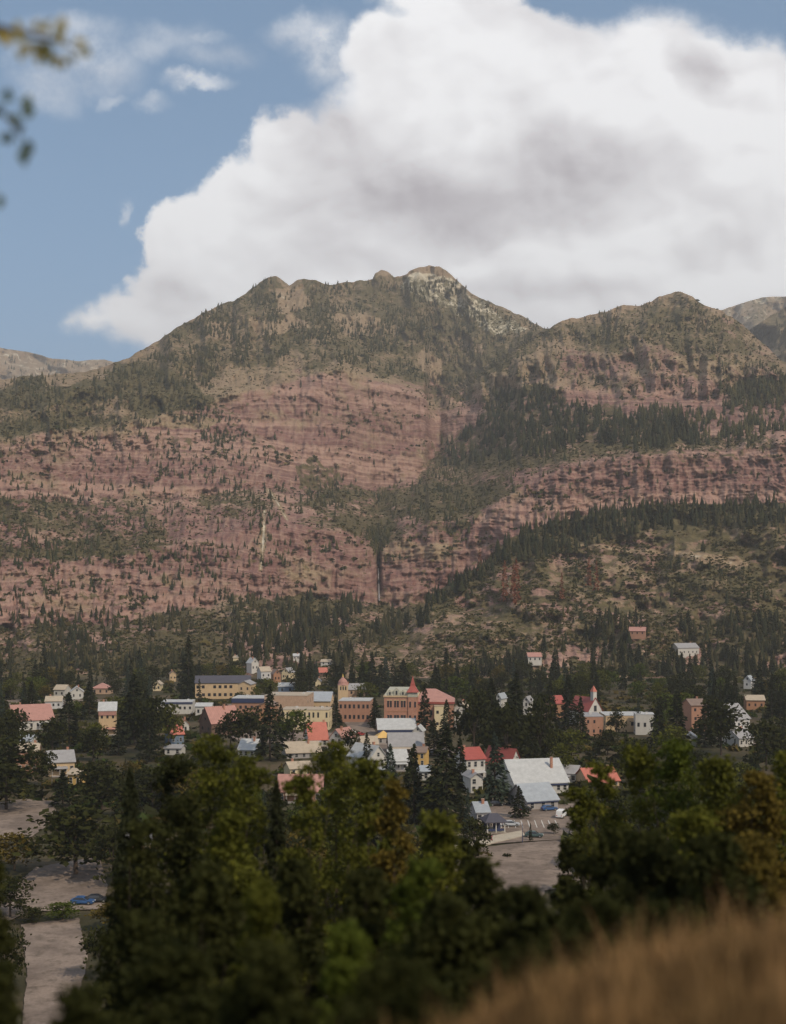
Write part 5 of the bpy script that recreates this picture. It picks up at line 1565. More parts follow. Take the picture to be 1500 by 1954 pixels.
# --- trees of the near slope, each by hand: centre column, top row, distance, kind, half-width in photo pixels
NEAR = [  # upper crowns get lighter leaves, lower rows dark ones: sun and shade by colour
    (248, 1470, 55, 'conifer', 85, 'spruce_needles', 'pointed dark spruce nearest the pinkish road'),
    (322, 1440, 57, 'broad', 80, 'dark_leaves', 'dark broad tree under the red-roofed cottage'),
    (402, 1400, 52, 'tall', 85, 'cottonwood_leaves', 'tall yellow-green cottonwood rising in front of the pink-roofed barn'),
    (468, 1445, 50, 'broad', 72, 'cottonwood_leaves', 'rounded olive tree beside the cottonwood by the barn'),
    (528, 1490, 52, 'conifer', 70, 'spruce_needles', 'dark spruce growing in front of the taller town spruce'),
    (585, 1470, 48, 'tall', 62, 'cottonwood_leaves', 'olive cottonwood standing before the dull pinkish house'),
    (646, 1408, 52, 'tall', 95, 'cottonwood_leaves', 'large yellow-green cottonwood below the coral-roofed house'),
    (708, 1445, 50, 'broad', 56, 'cottonwood_leaves', 'olive crown leaning on the large yellow-green cottonwood'),
    (750, 1490, 46, 'tall', 55, 'autumn_leaves', 'slim yellowing cottonwood beside the two dark spruces'),
    (355, 1520, 42, 'tall', 75, 'dark_leaves', 'dark upright tree under the tall yellow-green cottonwood'),
    (440, 1540, 40, 'broad', 85, 'cottonwood_leaves', 'wide olive tree in the middle of the near slope'),
    (270, 1560, 40, 'broad', 80, 'dark_leaves', 'dark tree filling the space below the pointed spruce'),
    (835, 1555, 38, 'broad', 75, 'cottonwood_leaves', 'grey-green rounded tree below the tall spruces'),
    (915, 1640, 31, 'broad', 70, 'dark_leaves', 'dark tree whose edge borders the narrow road'),
    (500, 1690, 23, 'shrub', 75, 'cottonwood_leaves', 'yellow-tipped bush in the shade below the cottonwoods'),
    (660, 1775, 19, 'shrub', 90, 'green_leaves', 'bright green bush at the bottom of the slope'),
    (790, 1640, 26, 'shrub', 70, 'green_leaves', 'small bright green sapling among the dark trees'),
    (1088, 1600, 46, 'broad', 42, 'dark_leaves', 'dark tree at the edge of the road beside the lot'),
    (893, 1600, 50, 'broad', 40, 'dark_leaves', 'dark tree covering the end of the sidewalk strip'),
    (1180, 1585, 32, 'broad', 105, 'dark_leaves', 'dark green tree closing the road from the downhill side'),
    (1112, 1500, 58, 'broad', 48, 'cottonwood_leaves', 'olive tree at the corner of the parking lot'),
    (1150, 1452, 60, 'tall', 50, 'cottonwood_leaves', 'upright olive tree in front of the coral bungalow'),
    (1215, 1418, 54, 'broad', 80, 'cottonwood_leaves', 'olive-gold tree in front of the pale school'),
    (1290, 1405, 52, 'broad', 90, 'green_leaves', 'large sunlit yellow-green tree below the bright white hut'),
    (1370, 1438, 50, 'broad', 78, 'cottonwood_leaves', 'olive-gold tree next to the large sunlit one'),
    (1440, 1470, 44, 'broad', 85, 'autumn_leaves', 'brownish gold tree on the upper grass slope'),
    (1500, 1430, 48, 'broad', 70, 'cottonwood_leaves', 'olive tree cut by the edge of the view'),
    (1330, 1540, 36, 'broad', 95, 'cottonwood_leaves', 'olive bushy tree under the olive-gold one'),
    (1440, 1600, 30, 'broad', 90, 'autumn_leaves', 'ochre bush tree close above the tallest dry grass'),
    (1245, 1590, 29, 'broad', 120, 'dark_leaves', 'dark leafy tree under the large sunlit one'),
    (1375, 1600, 27, 'broad', 95, 'dark_leaves', 'dark bushy tree above the dry grass'),
    (-18, 1640, 27, 'broad', 42, 'dark_leaves', 'dark tree at the edge of the pinkish driveway'),
    (275, 1745, 24, 'broad', 100, 'dark_leaves', 'shaded dark tree beside the pinkish driveway'),
    (395, 1650, 26, 'broad', 150, 'dark_leaves', 'massive dark tree filling the lower slope'),
    (350, 1800, 18, 'shrub', 165, 'dark_leaves', 'dark thicket low on the slope by the driveway'),
    (560, 1640, 31, 'tall', 85, 'dark_leaves', 'dark upright tree below the dull pinkish house'),
    (700, 1660, 28, 'broad', 100, 'dark_leaves', 'dark tree standing behind the bright green bush'),
    (850, 1720, 22, 'broad', 110, 'dark_leaves', 'dark tree above the tips of dry grass'),
    (1010, 1700, 23, 'broad', 95, 'dark_leaves', 'dark rounded tree just below the narrow road'),
    (1130, 1725, 19, 'shrub', 120, 'dark_leaves', 'black-green bush at the upper edge of the grass'),
    (1250, 1720, 20, 'shrub', 115, 'dark_leaves', 'dark bush behind the tallest dry grass'),
    (150, 1895, 15, 'shrub', 60, 'dark_leaves', 'dark bush overlapping the end of the driveway'),
    (520, 1820, 15, 'shrub', 130, 'dark_leaves', 'dark low bush beside the bright green one'),
    (760, 1850, 13, 'shrub', 120, 'dark_leaves', 'dark low bush right above the grass stems'),
    (-5, 1850, 17, 'shrub', 42, 'dark_leaves', 'purplish dark bush in the lowest corner'),
    (1010, 1820, 14, 'shrub', 90, 'dark_leaves', 'dark bush half sunk in the dry grass'),
]
for px, top, D, kind, hw, mat, lb in NEAR:
    b = foot(px, D)
    h = EYE + (HY - top) / FPX * D - b.z
    if kind == 'conifer':
        tree(kind, 0, mat, b, h, hw / FPX * D, lb, 'trees of the near slope')
    else:
        near_tree(kind, mat, b, h, hw * (1.28 if D > 37 else 1.1) / FPX * D, lb, int(px * 7 + top))

# --- trees in the town, by hand: column, top row, foot row
TOWN = [
    (515, 1308, 1450, 'conifer', 34, 'spruce_needles', 'tall dark spruce rising in front of the tan brick block'),
    (360, 1212, 1345, 'slim', 15, 'spruce_needles', 'very slender tall fir beside the white flat store'),
    (810, 1306, 1402, 'conifer', 20, 'spruce_needles', 'pointed dark spruce covering the joint of hotel and wing'),
    (852, 1335, 1404, 'conifer', 17, 'spruce_needles', 'smaller spruce in front of the hotel wing'),
    (715, 1332, 1388, 'conifer', 17, 'spruce_needles', 'dense round-shouldered spruce against the hotel side'),
    (640, 1330, 1386, 'conifer', 19, 'spruce_needles', 'dark spruce between the cream shop block and pink brick block'),
    (688, 1322, 1364, 'slim', 8, 'spruce_needles', 'thin dark fir before the pink brick block'),
    (852, 1385, 1575, 'conifer', 52, 'spruce_needles', 'broad dark spruce in front of the white villa'),
    (790, 1420, 1565, 'conifer', 34, 'spruce_needles', 'dark spruce standing beside the broad one'),
    (745, 1420, 1500, 'conifer', 22, 'blue_spruce_needles', 'small blue spruce beside the blue-trimmed white house'),
    (944, 1398, 1535, 'conifer', 33, 'blue_spruce_needles', 'grey-green spruce between the white villa and red gable house'),
    (770, 1258, 1322, 'conifer', 26, 'spruce_needles', 'dark dense spruce right behind the hotel tower'),
    (728, 1268, 1322, 'conifer', 19, 'spruce_needles', 'shorter dark spruce behind the hotel mansard'),
    (700, 1302, 1340, 'broad', 22, 'cottonwood_leaves', 'olive round tree between town hall and hotel'),
    (872, 1292, 1342, 'broad', 36, 'green_leaves', 'bright green round tree behind the hotel wing'),
    (905, 1318, 1450, 'broad', 42, 'dark_leaves', 'very dark broad tree beside the white porch house'),
    (938, 1296, 1440, 'conifer', 34, 'spruce_needles', 'very dark spruce above the broad dark tree'),
    (985, 1285, 1450, 'conifer', 36, 'spruce_needles', 'very dark spruce between the two narrow white gables'),
    (968, 1345, 1480, 'broad', 50, 'dark_leaves', 'black-green tree over the red gable house'),
    (1030, 1330, 1470, 'broad', 40, 'dark_leaves', 'dark tree behind the broad pale-roofed house'),
    (1084, 1288, 1392, 'slim', 20, 'spruce_needles', 'dark upright fir just beside the red church roof'),
    (1050, 1300, 1385, 'conifer', 24, 'spruce_needles', 'dark spruce beside the orange-walled house'),
    (1176, 1356, 1404, 'broad', 18, 'dark_leaves', 'small round dark tree in front of the pale school'),
    (1218, 1335, 1400, 'slim', 8, 'blue_spruce_needles', 'blue-grey columnar fir against the school wall'),
    (1258, 1340, 1432, 'slim', 20, 'spruce_needles', 'dark columnar tree past the end of the white block'),
    (1292, 1318, 1430, 'slim', 24, 'spruce_needles', 'dark columnar tree beside the brown lodge'),
    (322, 1345, 1425, 'broad', 26, 'cottonwood_leaves', 'yellow-green round tree below the white flat store'),
    (480, 1352, 1430, 'broad', 40, 'dark_leaves', 'dark green round tree below the blue-fascia store'),
    (560, 1356, 1428, 'broad', 36, 'green_leaves', 'green round tree below the cream shop block'),
    (440, 1358, 1430, 'broad', 30, 'dark_leaves', 'dark round tree beside the pink-roofed barn'),
    (132, 1322, 1425, 'conifer', 34, 'spruce_needles', 'dark spruce between the pink hall and pink-banded house'),
    (255, 1288, 1420, 'conifer', 40, 'spruce_needles', 'tall brown-black spruce beyond the pink-banded house'),
    (285, 1330, 1440, 'broad', 42, 'dark_leaves', 'brown-black broad tree under the tall spruce'),
    (20, 1405, 1515, 'broad', 60, 'dark_leaves', 'dark tree mass at the end of the pink villa'),
    (80, 1430, 1500, 'broad', 28, 'dark_leaves', 'dark bushy tree before the pink villa'),
    (700, 1398, 1482, 'slim', 14, 'spruce_needles', 'dark slender fir on the cottonwood edge by the street'),
    (1012, 1570, 1604, 'slim', 4, 'spruce_needles', 'tiny columnar tree by the road edge'),
    (1056, 1570, 1592, 'broad', 12, 'dark_leaves', 'small dark tree at the corner of the lot'),
    (990, 1500, 1560, 'conifer', 20, 'spruce_needles', 'dark tree in front of the grey garage'),
    (145, 1540, 1668, 'broad', 100, 'dark_leaves', 'wide dark round tree between the two pale lots'),
    (12, 1455, 1545, 'broad', 70, 'dark_leaves', 'dark tree standing along the far side of the pale lot'),
    (120, 1470, 1538, 'conifer', 30, 'spruce_needles', 'dark spruce at the corner of the pale lot below the tan villa'),
    (195, 1455, 1560, 'broad', 60, 'dark_leaves', 'broad dark tree downhill of the tan villa'),
    (215, 1570, 1690, 'broad', 48, 'dark_leaves', 'dark tree beyond the bright blue car'),
    (28, 1590, 1660, 'broad', 46, 'autumn_leaves', 'ochre bushy tree below the pale lot'),
    (20, 1675, 1750, 'broad', 46, 'dark_leaves', 'dark tree beside the pinkish road end'),
    (120, 1722, 1756, 'broad', 34, 'green_leaves', 'green hedge-like bush between road and driveway'),
    (60, 1730, 1760, 'broad', 30, 'dark_leaves', 'dark bush between the road and driveway'),
    (210, 1720, 1775, 'broad', 40, 'autumn_leaves', 'ochre bush beside the driveway top'),
    (12, 1772, 1885, 'broad', 38, 'dark_leaves', 'dark tree along the outer edge of the driveway'),
    (192, 1768, 1872, 'broad', 44, 'dark_leaves', 'dark tree along the inner edge of the driveway'),
    (285, 1362, 1452, 'conifer', 24, 'spruce_needles', 'dark spruce in front of the brown-black broad tree'),
    (410, 1340, 1398, 'conifer', 14, 'spruce_needles', 'small spruce between the pink-roofed barn and blue-fascia store'),
    (536, 1345, 1412, 'conifer', 16, 'spruce_needles', 'spruce before the blank wall of the tan brick block'),
    (668, 1392, 1448, 'broad', 20, 'dark_leaves', 'small dark tree at the coral-roofed house corner'),
    (828, 1372, 1440, 'conifer', 22, 'spruce_needles', 'dark spruce beside the grey-brown roofed house'),
    (878, 1408, 1500, 'conifer', 26, 'spruce_needles', 'dark spruce leaning over the white villa chimney'),
    (1016, 1395, 1476, 'conifer', 24, 'spruce_needles', 'dark spruce behind the ridge of the broad pale roof'),
    (1072, 1420, 1486, 'broad', 30, 'cottonwood_leaves', 'olive tree behind the small white house'),
    (1108, 1330, 1420, 'conifer', 22, 'spruce_needles', 'dark spruce in front of the white church'),
    (1346, 1330, 1425, 'conifer', 26, 'spruce_needles', 'dark spruce in front of the brown lodge'),
    (60, 1300, 1385, 'conifer', 24, 'spruce_needles', 'dark spruce behind the ridge of the broad pink hall'),
    (170, 1300, 1372, 'conifer', 22, 'spruce_needles', 'dark spruce below the dusky pink hip roof'),
    (28, 1352, 1442, 'broad', 34, 'dark_leaves', 'dark tree in front of the pink hall gable'),
    (100, 1372, 1444, 'broad', 34, 'dark_leaves', 'dark leafy tree hiding the lower wall of the pink hall'),
    (178, 1388, 1452, 'broad', 32, 'dark_leaves', 'dark leafy tree at the foot of the pink-banded house'),
    (226, 1376, 1440, 'conifer', 20, 'spruce_needles', 'dark spruce touching the side of the pink-banded house'),
    (1376, 1338, 1440, 'broad', 46, 'dark_leaves', 'dark tree before the slanting grey roof'),
    (1462, 1372, 1470, 'broad', 40, 'dark_leaves', 'dark leafy tree beside the low white house'),
    (1284, 1385, 1460, 'broad', 34, 'cottonwood_leaves', 'olive tree by the bright white hut'),
    (1160, 1392, 1440, 'broad', 30, 'dark_leaves', 'dark tree below the stone house and church'),
    (1090, 1392, 1450, 'broad', 34, 'cottonwood_leaves', 'olive tree below the dark upright fir'),
    (905, 1560, 1640, 'broad', 34, 'dark_leaves', 'dark tree hiding the end of the sidewalk strip'),
]
for px, top, base, kind, hw, mat, lb in TOWN:
    b = ground_at(px, base)
    h = (base - top) / FPX * b.y
    tree(kind, 1, mat, b, h, hw / FPX * b.y, lb, 'trees of the valley town')
    KEEP.append((px - hw * .4, top, px + hw * .4, base, b.y))

# --- trees filling the town between the houses
COLOR_WORD = {'spruce_needles': 'dark', 'blue_spruce_needles': 'blue-grey', 'cottonwood_leaves': 'olive-yellow', 'dark_leaves': 'dark green', 'green_leaves': 'fresh green', 'autumn_leaves': 'yellowing'}
KIND_WORD = {'conifer': 'spruce', 'slim': 'slender fir', 'broad': 'leafy tree'}
ZONES = [((-120, 230), (1300, 1345), 48, .5), ((-120, 300), (1345, 1420), 46, .5), ((230, 470), (1296, 1400), 30, .5), ((430, 700), (1296, 1345), 24, .55), ((700, 900), (1298, 1345), 18, .6),
         ((870, 1120), (1297, 1420), 46, .6), ((1040, 1640), (1297, 1345), 56, .5), ((1230, 1640), (1345, 1460), 62, .5), ((1060, 1260), (1400, 1480), 26, .25),
         ((-100, 420), (1420, 1560), 70, .45), ((420, 720), (1440, 1600), 26, .4), ((690, 900), (1440, 1640), 14, .5), ((1080, 1500), (1480, 1620), 24, .2), ((180, 700), (1560, 1760), 26, .3), ((720, 960), (1640, 1760), 8, .3),
         ((1060, 1500), (1620, 1760), 8, .3)]
used_labels = {}
ROADS = [(640, 1352, 705, 1400), (690, 1396, 760, 1440), (905, 1540, 1085, 1606), (985, 1600, 1060, 1700), (-60, 1530, 100, 1605), (75, 1655, 190, 1740), (45, 1765, 150, 1900)]
for (xa, xb), (ya, yb), n, cf in ZONES:
    made = tries = 0
    while made < n and tries < n * 14:
        tries += 1
        px, py = random.uniform(xa, xb), random.uniform(ya, yb)
        D = EYE * FPX / (py - HY)
        con = random.random() < cf
        kind = random.choice(['conifer', 'conifer', 'slim']) if con else 'broad'
        h = random.uniform(11, 23) if con else random.uniform(8, 15)
        if py > 1480: h = random.uniform(7, 14)
        wd = h * {'conifer': .2, 'slim': .11, 'broad': .46}[kind] * random.uniform(.8, 1.2)
        hp, wp = h * FPX / D, wd * FPX / D
        bad = False
        for x0, y0, x1, y1, Db in KEEP:
            if Db >= D - 4 and px + wp * .8 > x0 and px - wp * .8 < x1 and py > y0 and py - hp < y1:
                bad = True; break
            if abs(Db - D) < 14 and x0 - 6 < px < x1 + 6 and Db < D:
                bad = True; break
        if not bad:
            for x0, y0, x1, y1 in ROADS:
                if px + wp > x0 and px - wp < x1 and py > y0 and py - hp < y1:
                    bad = True; break
        if bad: continue
        if con: mat = random.choice(['spruce_needles'] * 5 + ['blue_spruce_needles'])
        else: mat = random.choice(['dark_leaves'] * 5 + ['cottonwood_leaves'] * 3 + ['green_leaves', 'autumn_leaves'])
        b = ground_at(px, py)
        near = sorted(PLACES, key=lambda q: (q[0] - b).length)[0]
        dv = b - near[0]
        rel = 'behind' if dv.y > abs(dv.x) else ('in front of' if -dv.y > abs(dv.x) else 'to the side of')
        far = ' well' if dv.length > 60 else (' just' if dv.length < 22 else '')
        size = 'tall' if h > (18 if con else 12.5) else ('short' if h < (14 if con else 10) else 'middling')
        lb = f"{size} {COLOR_WORD[mat]} {KIND_WORD[kind]}{far} {rel} the {near[1]}"
        tree(kind, 1 if D < 620 else (2 if kind != 'broad' else 1), mat, b, h, wd, lb, 'trees between the town houses')
        made += 1

t = thing('flower_bush', 'pink flowering bush in front of the dark pavilion', 'bush', ground_at(936, 1605), 0)
t.scale = (1.0, 1.0, 1.35)
link('stem', trunk_mb('broad', 3, r=.03).mesh('stem', 'bark'), t)
V_, F_ = broadleaf(77, .5, 40, 9, .16, .1, .12)
link('blossom', mesh_from('blossom', V_, F_, 'pink_blossom'), t)

# ------------------------------------------------------------------ trees and scrub of the slopes
def star_cone(seed, tiers=4, n=6):
    """far conifer: a stack of jagged skirts"""
    g = np.random.default_rng(seed)
    V, F = [], []
    for k in range(tiers):
        z0 = 0.04 + 0.78 * k / tiers; z1 = min(z0 + 0.52 - 0.04 * k, 1.0) if k < tiers - 1 else 1.0
        r = 0.21 * (1 - k / tiers) ** .85 + .02
        a0 = g.random() * 6.28
        b = len(V)
        V.append((g.normal(0, .008), g.normal(0, .008), z1))
        for i in range(n):
            a = a0 + 2 * math.pi * i / n
            rr = r * g.uniform(.55, 1.25)
            V.append((rr * math.cos(a), rr * math.sin(a), z0 + g.uniform(-.06, .05)))
        F += [(b, b + 1 + i, b + 1 + (i + 1) % n) for i in range(n)]
    return np.array(V), np.array(F)


def bush_ball(seed):
    """far scrub oak: a broken handful of tilted faces"""
    g = np.random.default_rng(seed)
    n = 13
    c = unit(g.normal(0, 1, (n, 3))) * g.uniform(.25, .5, (n, 1)) * np.array([1, 1, .62]); c[:, 2] = np.abs(c[:, 2])
    d = unit(g.normal(0, 1, (n, 3))); e = unit(np.cross(d, g.normal(0, 1, (n, 3))))
    s = g.uniform(.35, .6, (n, 1))
    V = np.stack([c - d * s * .5 - e * s * .3, c + e * s * .5, c + d * s * .5 - e * s * .25], 1).reshape(-1, 3)
    return V, np.arange(n * 3).reshape(n, 3)


STAR = [star_cone(i) for i in range(7)]
BUSH = [bush_ball(i) for i in range(6)]
STAR_MESH = [None] * 7
CON_COL = np.array([[.034, .034, .016], [.046, .043, .019], [.058, .052, .023], [.040, .042, .022], [.072, .060, .027], [.030, .034, .018]])
BUSH_COL = np.array([[.060, .056, .020], [.085, .070, .026], [.050, .052, .018], [.105, .082, .030], [.040, .044, .016]])


def scatter_mass(name, protos, P, H, Wf, cols, label=None):
    """many far plants in one mesh"""
    Vs, Fs, Cs, off = [], [], [], 0
    g = np.random.default_rng(len(P))
    kind = g.integers(0, len(protos), len(P))
    for k, (pv, pf) in enumerate(protos):
        i = np.nonzero(kind == k)[0]
        if not len(i): continue
        a = g.random(len(i)) * 6.28
        ca, sa = np.cos(a)[:, None], np.sin(a)[:, None]
        w = (H[i] * Wf * g.uniform(.75, 1.25, len(i)))[:, None]
        x = (pv[None, :, 0] * ca - pv[None, :, 1] * sa) * w + P[i, 0:1]
        y = (pv[None, :, 0] * sa + pv[None, :, 1] * ca) * w + P[i, 1:2]
        z = pv[None, :, 2] * H[i][:, None] + P[i, 2:3] - 0.3
        Vs.append(np.stack([x, y, z], -1).reshape(-1, 3))
        Fs.append((pf[None] + (np.arange(len(i)) * len(pv))[:, None, None] + off).reshape(-1, 3))
        c = np.repeat(cols[i][:, None, :], len(pv), 1).reshape(-1, 3)
        Cs.append(c); off += len(i) * len(pv)
    me = mesh_from(name, np.concatenate(Vs), np.concatenate(Fs), 'far_foliage')
    c = np.concatenate(Cs)
    set_attr(me, 'tint', 'FLOAT_COLOR', np.concatenate([c, np.ones((len(c), 1))], 1))
    return tag(link(name, me), label, kind='stuff')


def plant(sh, poly, n, hmin, hmax, amp=16, dens=None):
    """random feet on a terrain sheet inside a patch of the photo; returns position, height, px, py, distance"""
    xs = [p[0] for p in poly]; ys = [p[1] for p in poly]
    out = []
    m = int(n * 2.6)
    qx = rng.uniform(min(xs), max(xs), m); qy = rng.uniform(min(ys), max(ys), m)
    ok = soft_poly(qx, qy, poly, amp)
    if dens is not None:
        ok &= rng.random(m) < dens(qx, qy)
    D, inn = sh.dist(qx, qy)
    ok &= inn
    qx, qy, D = qx[ok][:n], qy[ok][:n], D[ok][:n]
    P = np.stack([(qx - CX) / FPX * D, D, EYE + (HY - qy) / FPX * D], -1)
    H = rng.uniform(hmin, hmax, len(P)) * rng.uniform(.8, 1.15, len(P))
    return P, H, qx, qy, D


def clumpy(sc, thr, seed):
    return lambda x, y: np.clip((fbm(x * sc, y * sc * 1.5, seed, 4) + thr) * 3.0, 0.02, 1)



def town_bushes():
    n = 16000
    px = rng.uniform(-150, 1650, n); py = 1297 + 340 * rng.random(n) ** 1.4
    h = np.where(rng.random(n) < .25, rng.uniform(4, 8.5, n), rng.uniform(1.2, 4.5, n))
    D = EYE * FPX / (py - HY); hp = h * FPX / D
    ok = clumpy(.03, .36, 401)(px, py) > rng.random(n)
    for x0, y0, x1, y1 in ROADS + [(640, 1352, 780, 1440), (440, 1396, 900, 1436)]:
        ok &= ~((px > x0 - 6) & (px < x1 + 6) & (py > y0) & (py - hp < y1))
    for x0, y0, x1, y1, Db in KEEP:
        ok &= ~((Db >= D - 4) & (px > x0) & (px < x1) & (py > y0) & (py - hp < y1))
        ok &= ~((np.abs(D - Db - 6) < 8) & (px > x0 - 6) & (px < x1 + 6))
    P_ = np.stack([(px - CX) / FPX * D, D, D * 0], -1)[ok]
    c = np.array([[.030, .032, .012], [.044, .046, .014], [.060, .056, .016], [.032, .046, .012], [.075, .056, .018]])[rng.integers(0, 5, ok.sum())] * rng.uniform(.7, 1.25, (ok.sum(), 1))
    scatter_mass('garden_shrubbery', BUSH, P_, h[ok], 1.0, c)


ALL = [(-60, 560), (1560, 560), (1560, 1290), (-60, 1290)]
WALLPOLY = [(-60, 735), (240, 700), (450, 640), (560, 690), (700, 700), (820, 760), (950, 690), (1050, 655), (1500, 700), (1560, 700), (1560, 1000), (800, 1160), (640, 1140), (470, 1200), (300, 1290), (-60, 1290)]
def on_bench(x, y):
    """trees keep to ledges and gullies, off the sheer rock"""
    i = np.clip(np.searchsorted(PX, x) - 1, 0, len(PX) - 2)
    t_ = (rowsA[0, i] - y) / (rowsA[0, i] - rowsA[-1, i])
    j = np.clip((t_ * (NR - 1)).astype(int), 0, NR - 1)
    return np.clip(1.05 - 1.0 * cliffA[j, i], 0.05, 1)


groups = []
groups.append(('wall', plant(shA, SUMMIT, 3700, 5, 12, 24, clumpy(.035, .18, 201))))
groups.append(('wall', plant(shA, RIGHTTOP, 1200, 4, 8, 20, clumpy(.03, .10, 202))))
groups.append(('wall', plant(shA, DARKWOOD, 1000, 6, 20, 20, clumpy(.045, .42, 231))))
groups.append(('wall', plant(shA, FAN, 700, 4, 10, 40, clumpy(.03, .22, 203))))
groups.append(('wall', plant(shA, [(700, 1010), (748, 1010), (742, 1036), (724, 1060), (716, 1060), (704, 1036)], 130, 5, 9, 3, None)))
groups.append(('wall', plant(shA, BASEWOOD, 620, 6, 15, 22, clumpy(.03, .16, 204))))
groups.append(('wall', plant(shA, LEFTBAND, 620, 5, 12, 20, clumpy(.03, .25, 205))))
groups.append(('wall', plant(shA, RIGHTBAND, 420, 9, 15, 16, clumpy(.03, .3, 206))))
groups.append(('wall', plant(shA, RSPOT, 170, 10, 16, 12, None)))
groups.append(('wall', plant(shA, [(-60, 770), (430, 790), (560, 900), (560, 1100), (300, 1200), (-60, 1200)], 900, 3.5, 9, 16, lambda x, y: clumpy(.028, .12, 241)(x, y))))
groups.append(('wall', plant(shA, LOWLEFT, 420, 4, 12, 16, clumpy(.02, .18, 207))))
groups.append(('wall', plant(shA, WALLPOLY, 2600, 3.5, 12, 4, lambda x, y: (.25 + .75 * on_bench(x, y)) * clumpy(.018, .14, 208)(x, y))))
groups.append(('hill', plant(shC, HILLWOOD, 1500, 5, 15, 8, None)))
groups.append(('hill', plant(shC, HILLFOOT, 420, 7, 14, 14, clumpy(.02, .3, 210))))
groups.append(('hill', plant(shC, [(800, 1180), (960, 1090), (1100, 1060), (1250, 1010), (1560, 1000), (1560, 1290), (900, 1290), (640, 1285)], 240, 4, 11, 6, clumpy(.02, .1, 211))))
groups.append(('far', plant(shR2, [(1340, 620), (1440, 630), (1560, 580), (1560, 740), (1400, 740)], 260, 10, 16, 8, clumpy(.03, .3, 212))))
groups.append(('far', plant(shL, [(-60, 672), (100, 690), (240, 692), (260, 730), (-60, 740)], 200, 12, 18, 6, clumpy(.03, .15, 213))))

P = np.concatenate([g[1][0] for g in groups]); H = np.concatenate([g[1][1] for g in groups]); QX = np.concatenate([g[1][2] for g in groups]); QY = np.concatenate([g[1][3] for g in groups])
DD = np.concatenate([g[1][4] for g in groups]); ZN = np.concatenate([[g[0]] * len(g[1][4]) for g in groups])
keep = np.ones(len(P), bool)
hd = np.interp(QX, *zip(*RIDGE_HILL))
keep &= ~((ZN == 'wall') & (QX > 640) & (QY > hd + 4))                       # behind the hill
for x0, y0, x1, y1, Db in KEEP:
    keep &= ~((DD < Db + 2) & (QX > x0 - 4) & (QX < x1 + 4) & (QY > y0) & (QY - H * FPX / DD < y1) & (QY < y1 + 40))
keep &= ~((ZN == 'hill') & (np.abs(QY - np.interp(QX, [1100, 1200, 1280, 1400], [1040, 1050, 1054, 1075])) < 6) & (QX > 1120) & (QX < 1430))
P, H, QX, QY, DD, ZN = P[keep], H[keep], QX[keep], QY[keep], DD[keep], ZN[keep]
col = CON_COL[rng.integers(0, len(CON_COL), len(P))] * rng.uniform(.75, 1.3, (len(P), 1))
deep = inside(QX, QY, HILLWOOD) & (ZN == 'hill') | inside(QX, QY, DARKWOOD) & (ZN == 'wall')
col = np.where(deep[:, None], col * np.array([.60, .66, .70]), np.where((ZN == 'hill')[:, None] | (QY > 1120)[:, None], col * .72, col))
size = H * FPX / DD
inframe = (QX > 0) & (QX < 1500)
order = np.argsort(-np.where(inframe & (ZN != 'far'), size, 0))
single = np.zeros(len(P), bool); single[order[:170]] = True

# the largest of them stand as trees of their own
RUST = [(963, 1150, 14), (985, 1155, 15), (980, 1140, 11), (1124, 1120, 10), (1138, 1128, 10), (1072, 1145, 9), (916, 1095, 9)]
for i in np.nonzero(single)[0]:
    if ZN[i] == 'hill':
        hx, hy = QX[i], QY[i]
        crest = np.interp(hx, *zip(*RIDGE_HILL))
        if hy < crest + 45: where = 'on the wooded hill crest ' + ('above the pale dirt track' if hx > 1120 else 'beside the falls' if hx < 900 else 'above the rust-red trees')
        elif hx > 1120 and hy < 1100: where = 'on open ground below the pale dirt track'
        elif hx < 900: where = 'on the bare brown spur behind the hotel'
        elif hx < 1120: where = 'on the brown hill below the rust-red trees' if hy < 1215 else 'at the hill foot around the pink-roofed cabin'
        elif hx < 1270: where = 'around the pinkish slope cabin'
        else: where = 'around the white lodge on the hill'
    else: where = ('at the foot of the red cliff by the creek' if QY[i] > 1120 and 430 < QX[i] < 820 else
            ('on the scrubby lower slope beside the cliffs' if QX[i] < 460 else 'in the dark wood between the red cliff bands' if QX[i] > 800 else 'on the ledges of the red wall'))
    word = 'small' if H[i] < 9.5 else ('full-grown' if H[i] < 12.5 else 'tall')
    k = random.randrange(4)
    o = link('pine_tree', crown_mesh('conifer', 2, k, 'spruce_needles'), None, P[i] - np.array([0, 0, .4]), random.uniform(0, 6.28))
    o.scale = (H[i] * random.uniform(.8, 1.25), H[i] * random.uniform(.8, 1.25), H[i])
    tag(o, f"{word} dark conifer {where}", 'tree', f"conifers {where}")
for px, py, h in RUST:
    D = float(shC.dist([px], [py])[0][0])
    b = at(px, py, D - 1)
    o = link('dead_tree', crown_mesh('slim', 2, random.randrange(3), 'rusty_needles'), None, b, random.uniform(0, 6))
    hh = h * 2.6
    o.scale = (hh * .8, hh * .8, hh)
    tag(o, ('tall ' if h > 13 else 'short ') + 'rust-red dying conifer on the brown hill ' + ('below the dark tree line' if px < 1050 else 'below the pale dirt track'), 'tree', 'rust-red conifers on the hill')
rest = ~single
for zn, nm in (('wall', 'mountain_forest'), ('hill', 'hillside_forest'), ('far', 'ridge_forest')):
    s = rest & (ZN == zn)
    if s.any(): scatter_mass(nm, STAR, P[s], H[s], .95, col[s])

town_bushes()

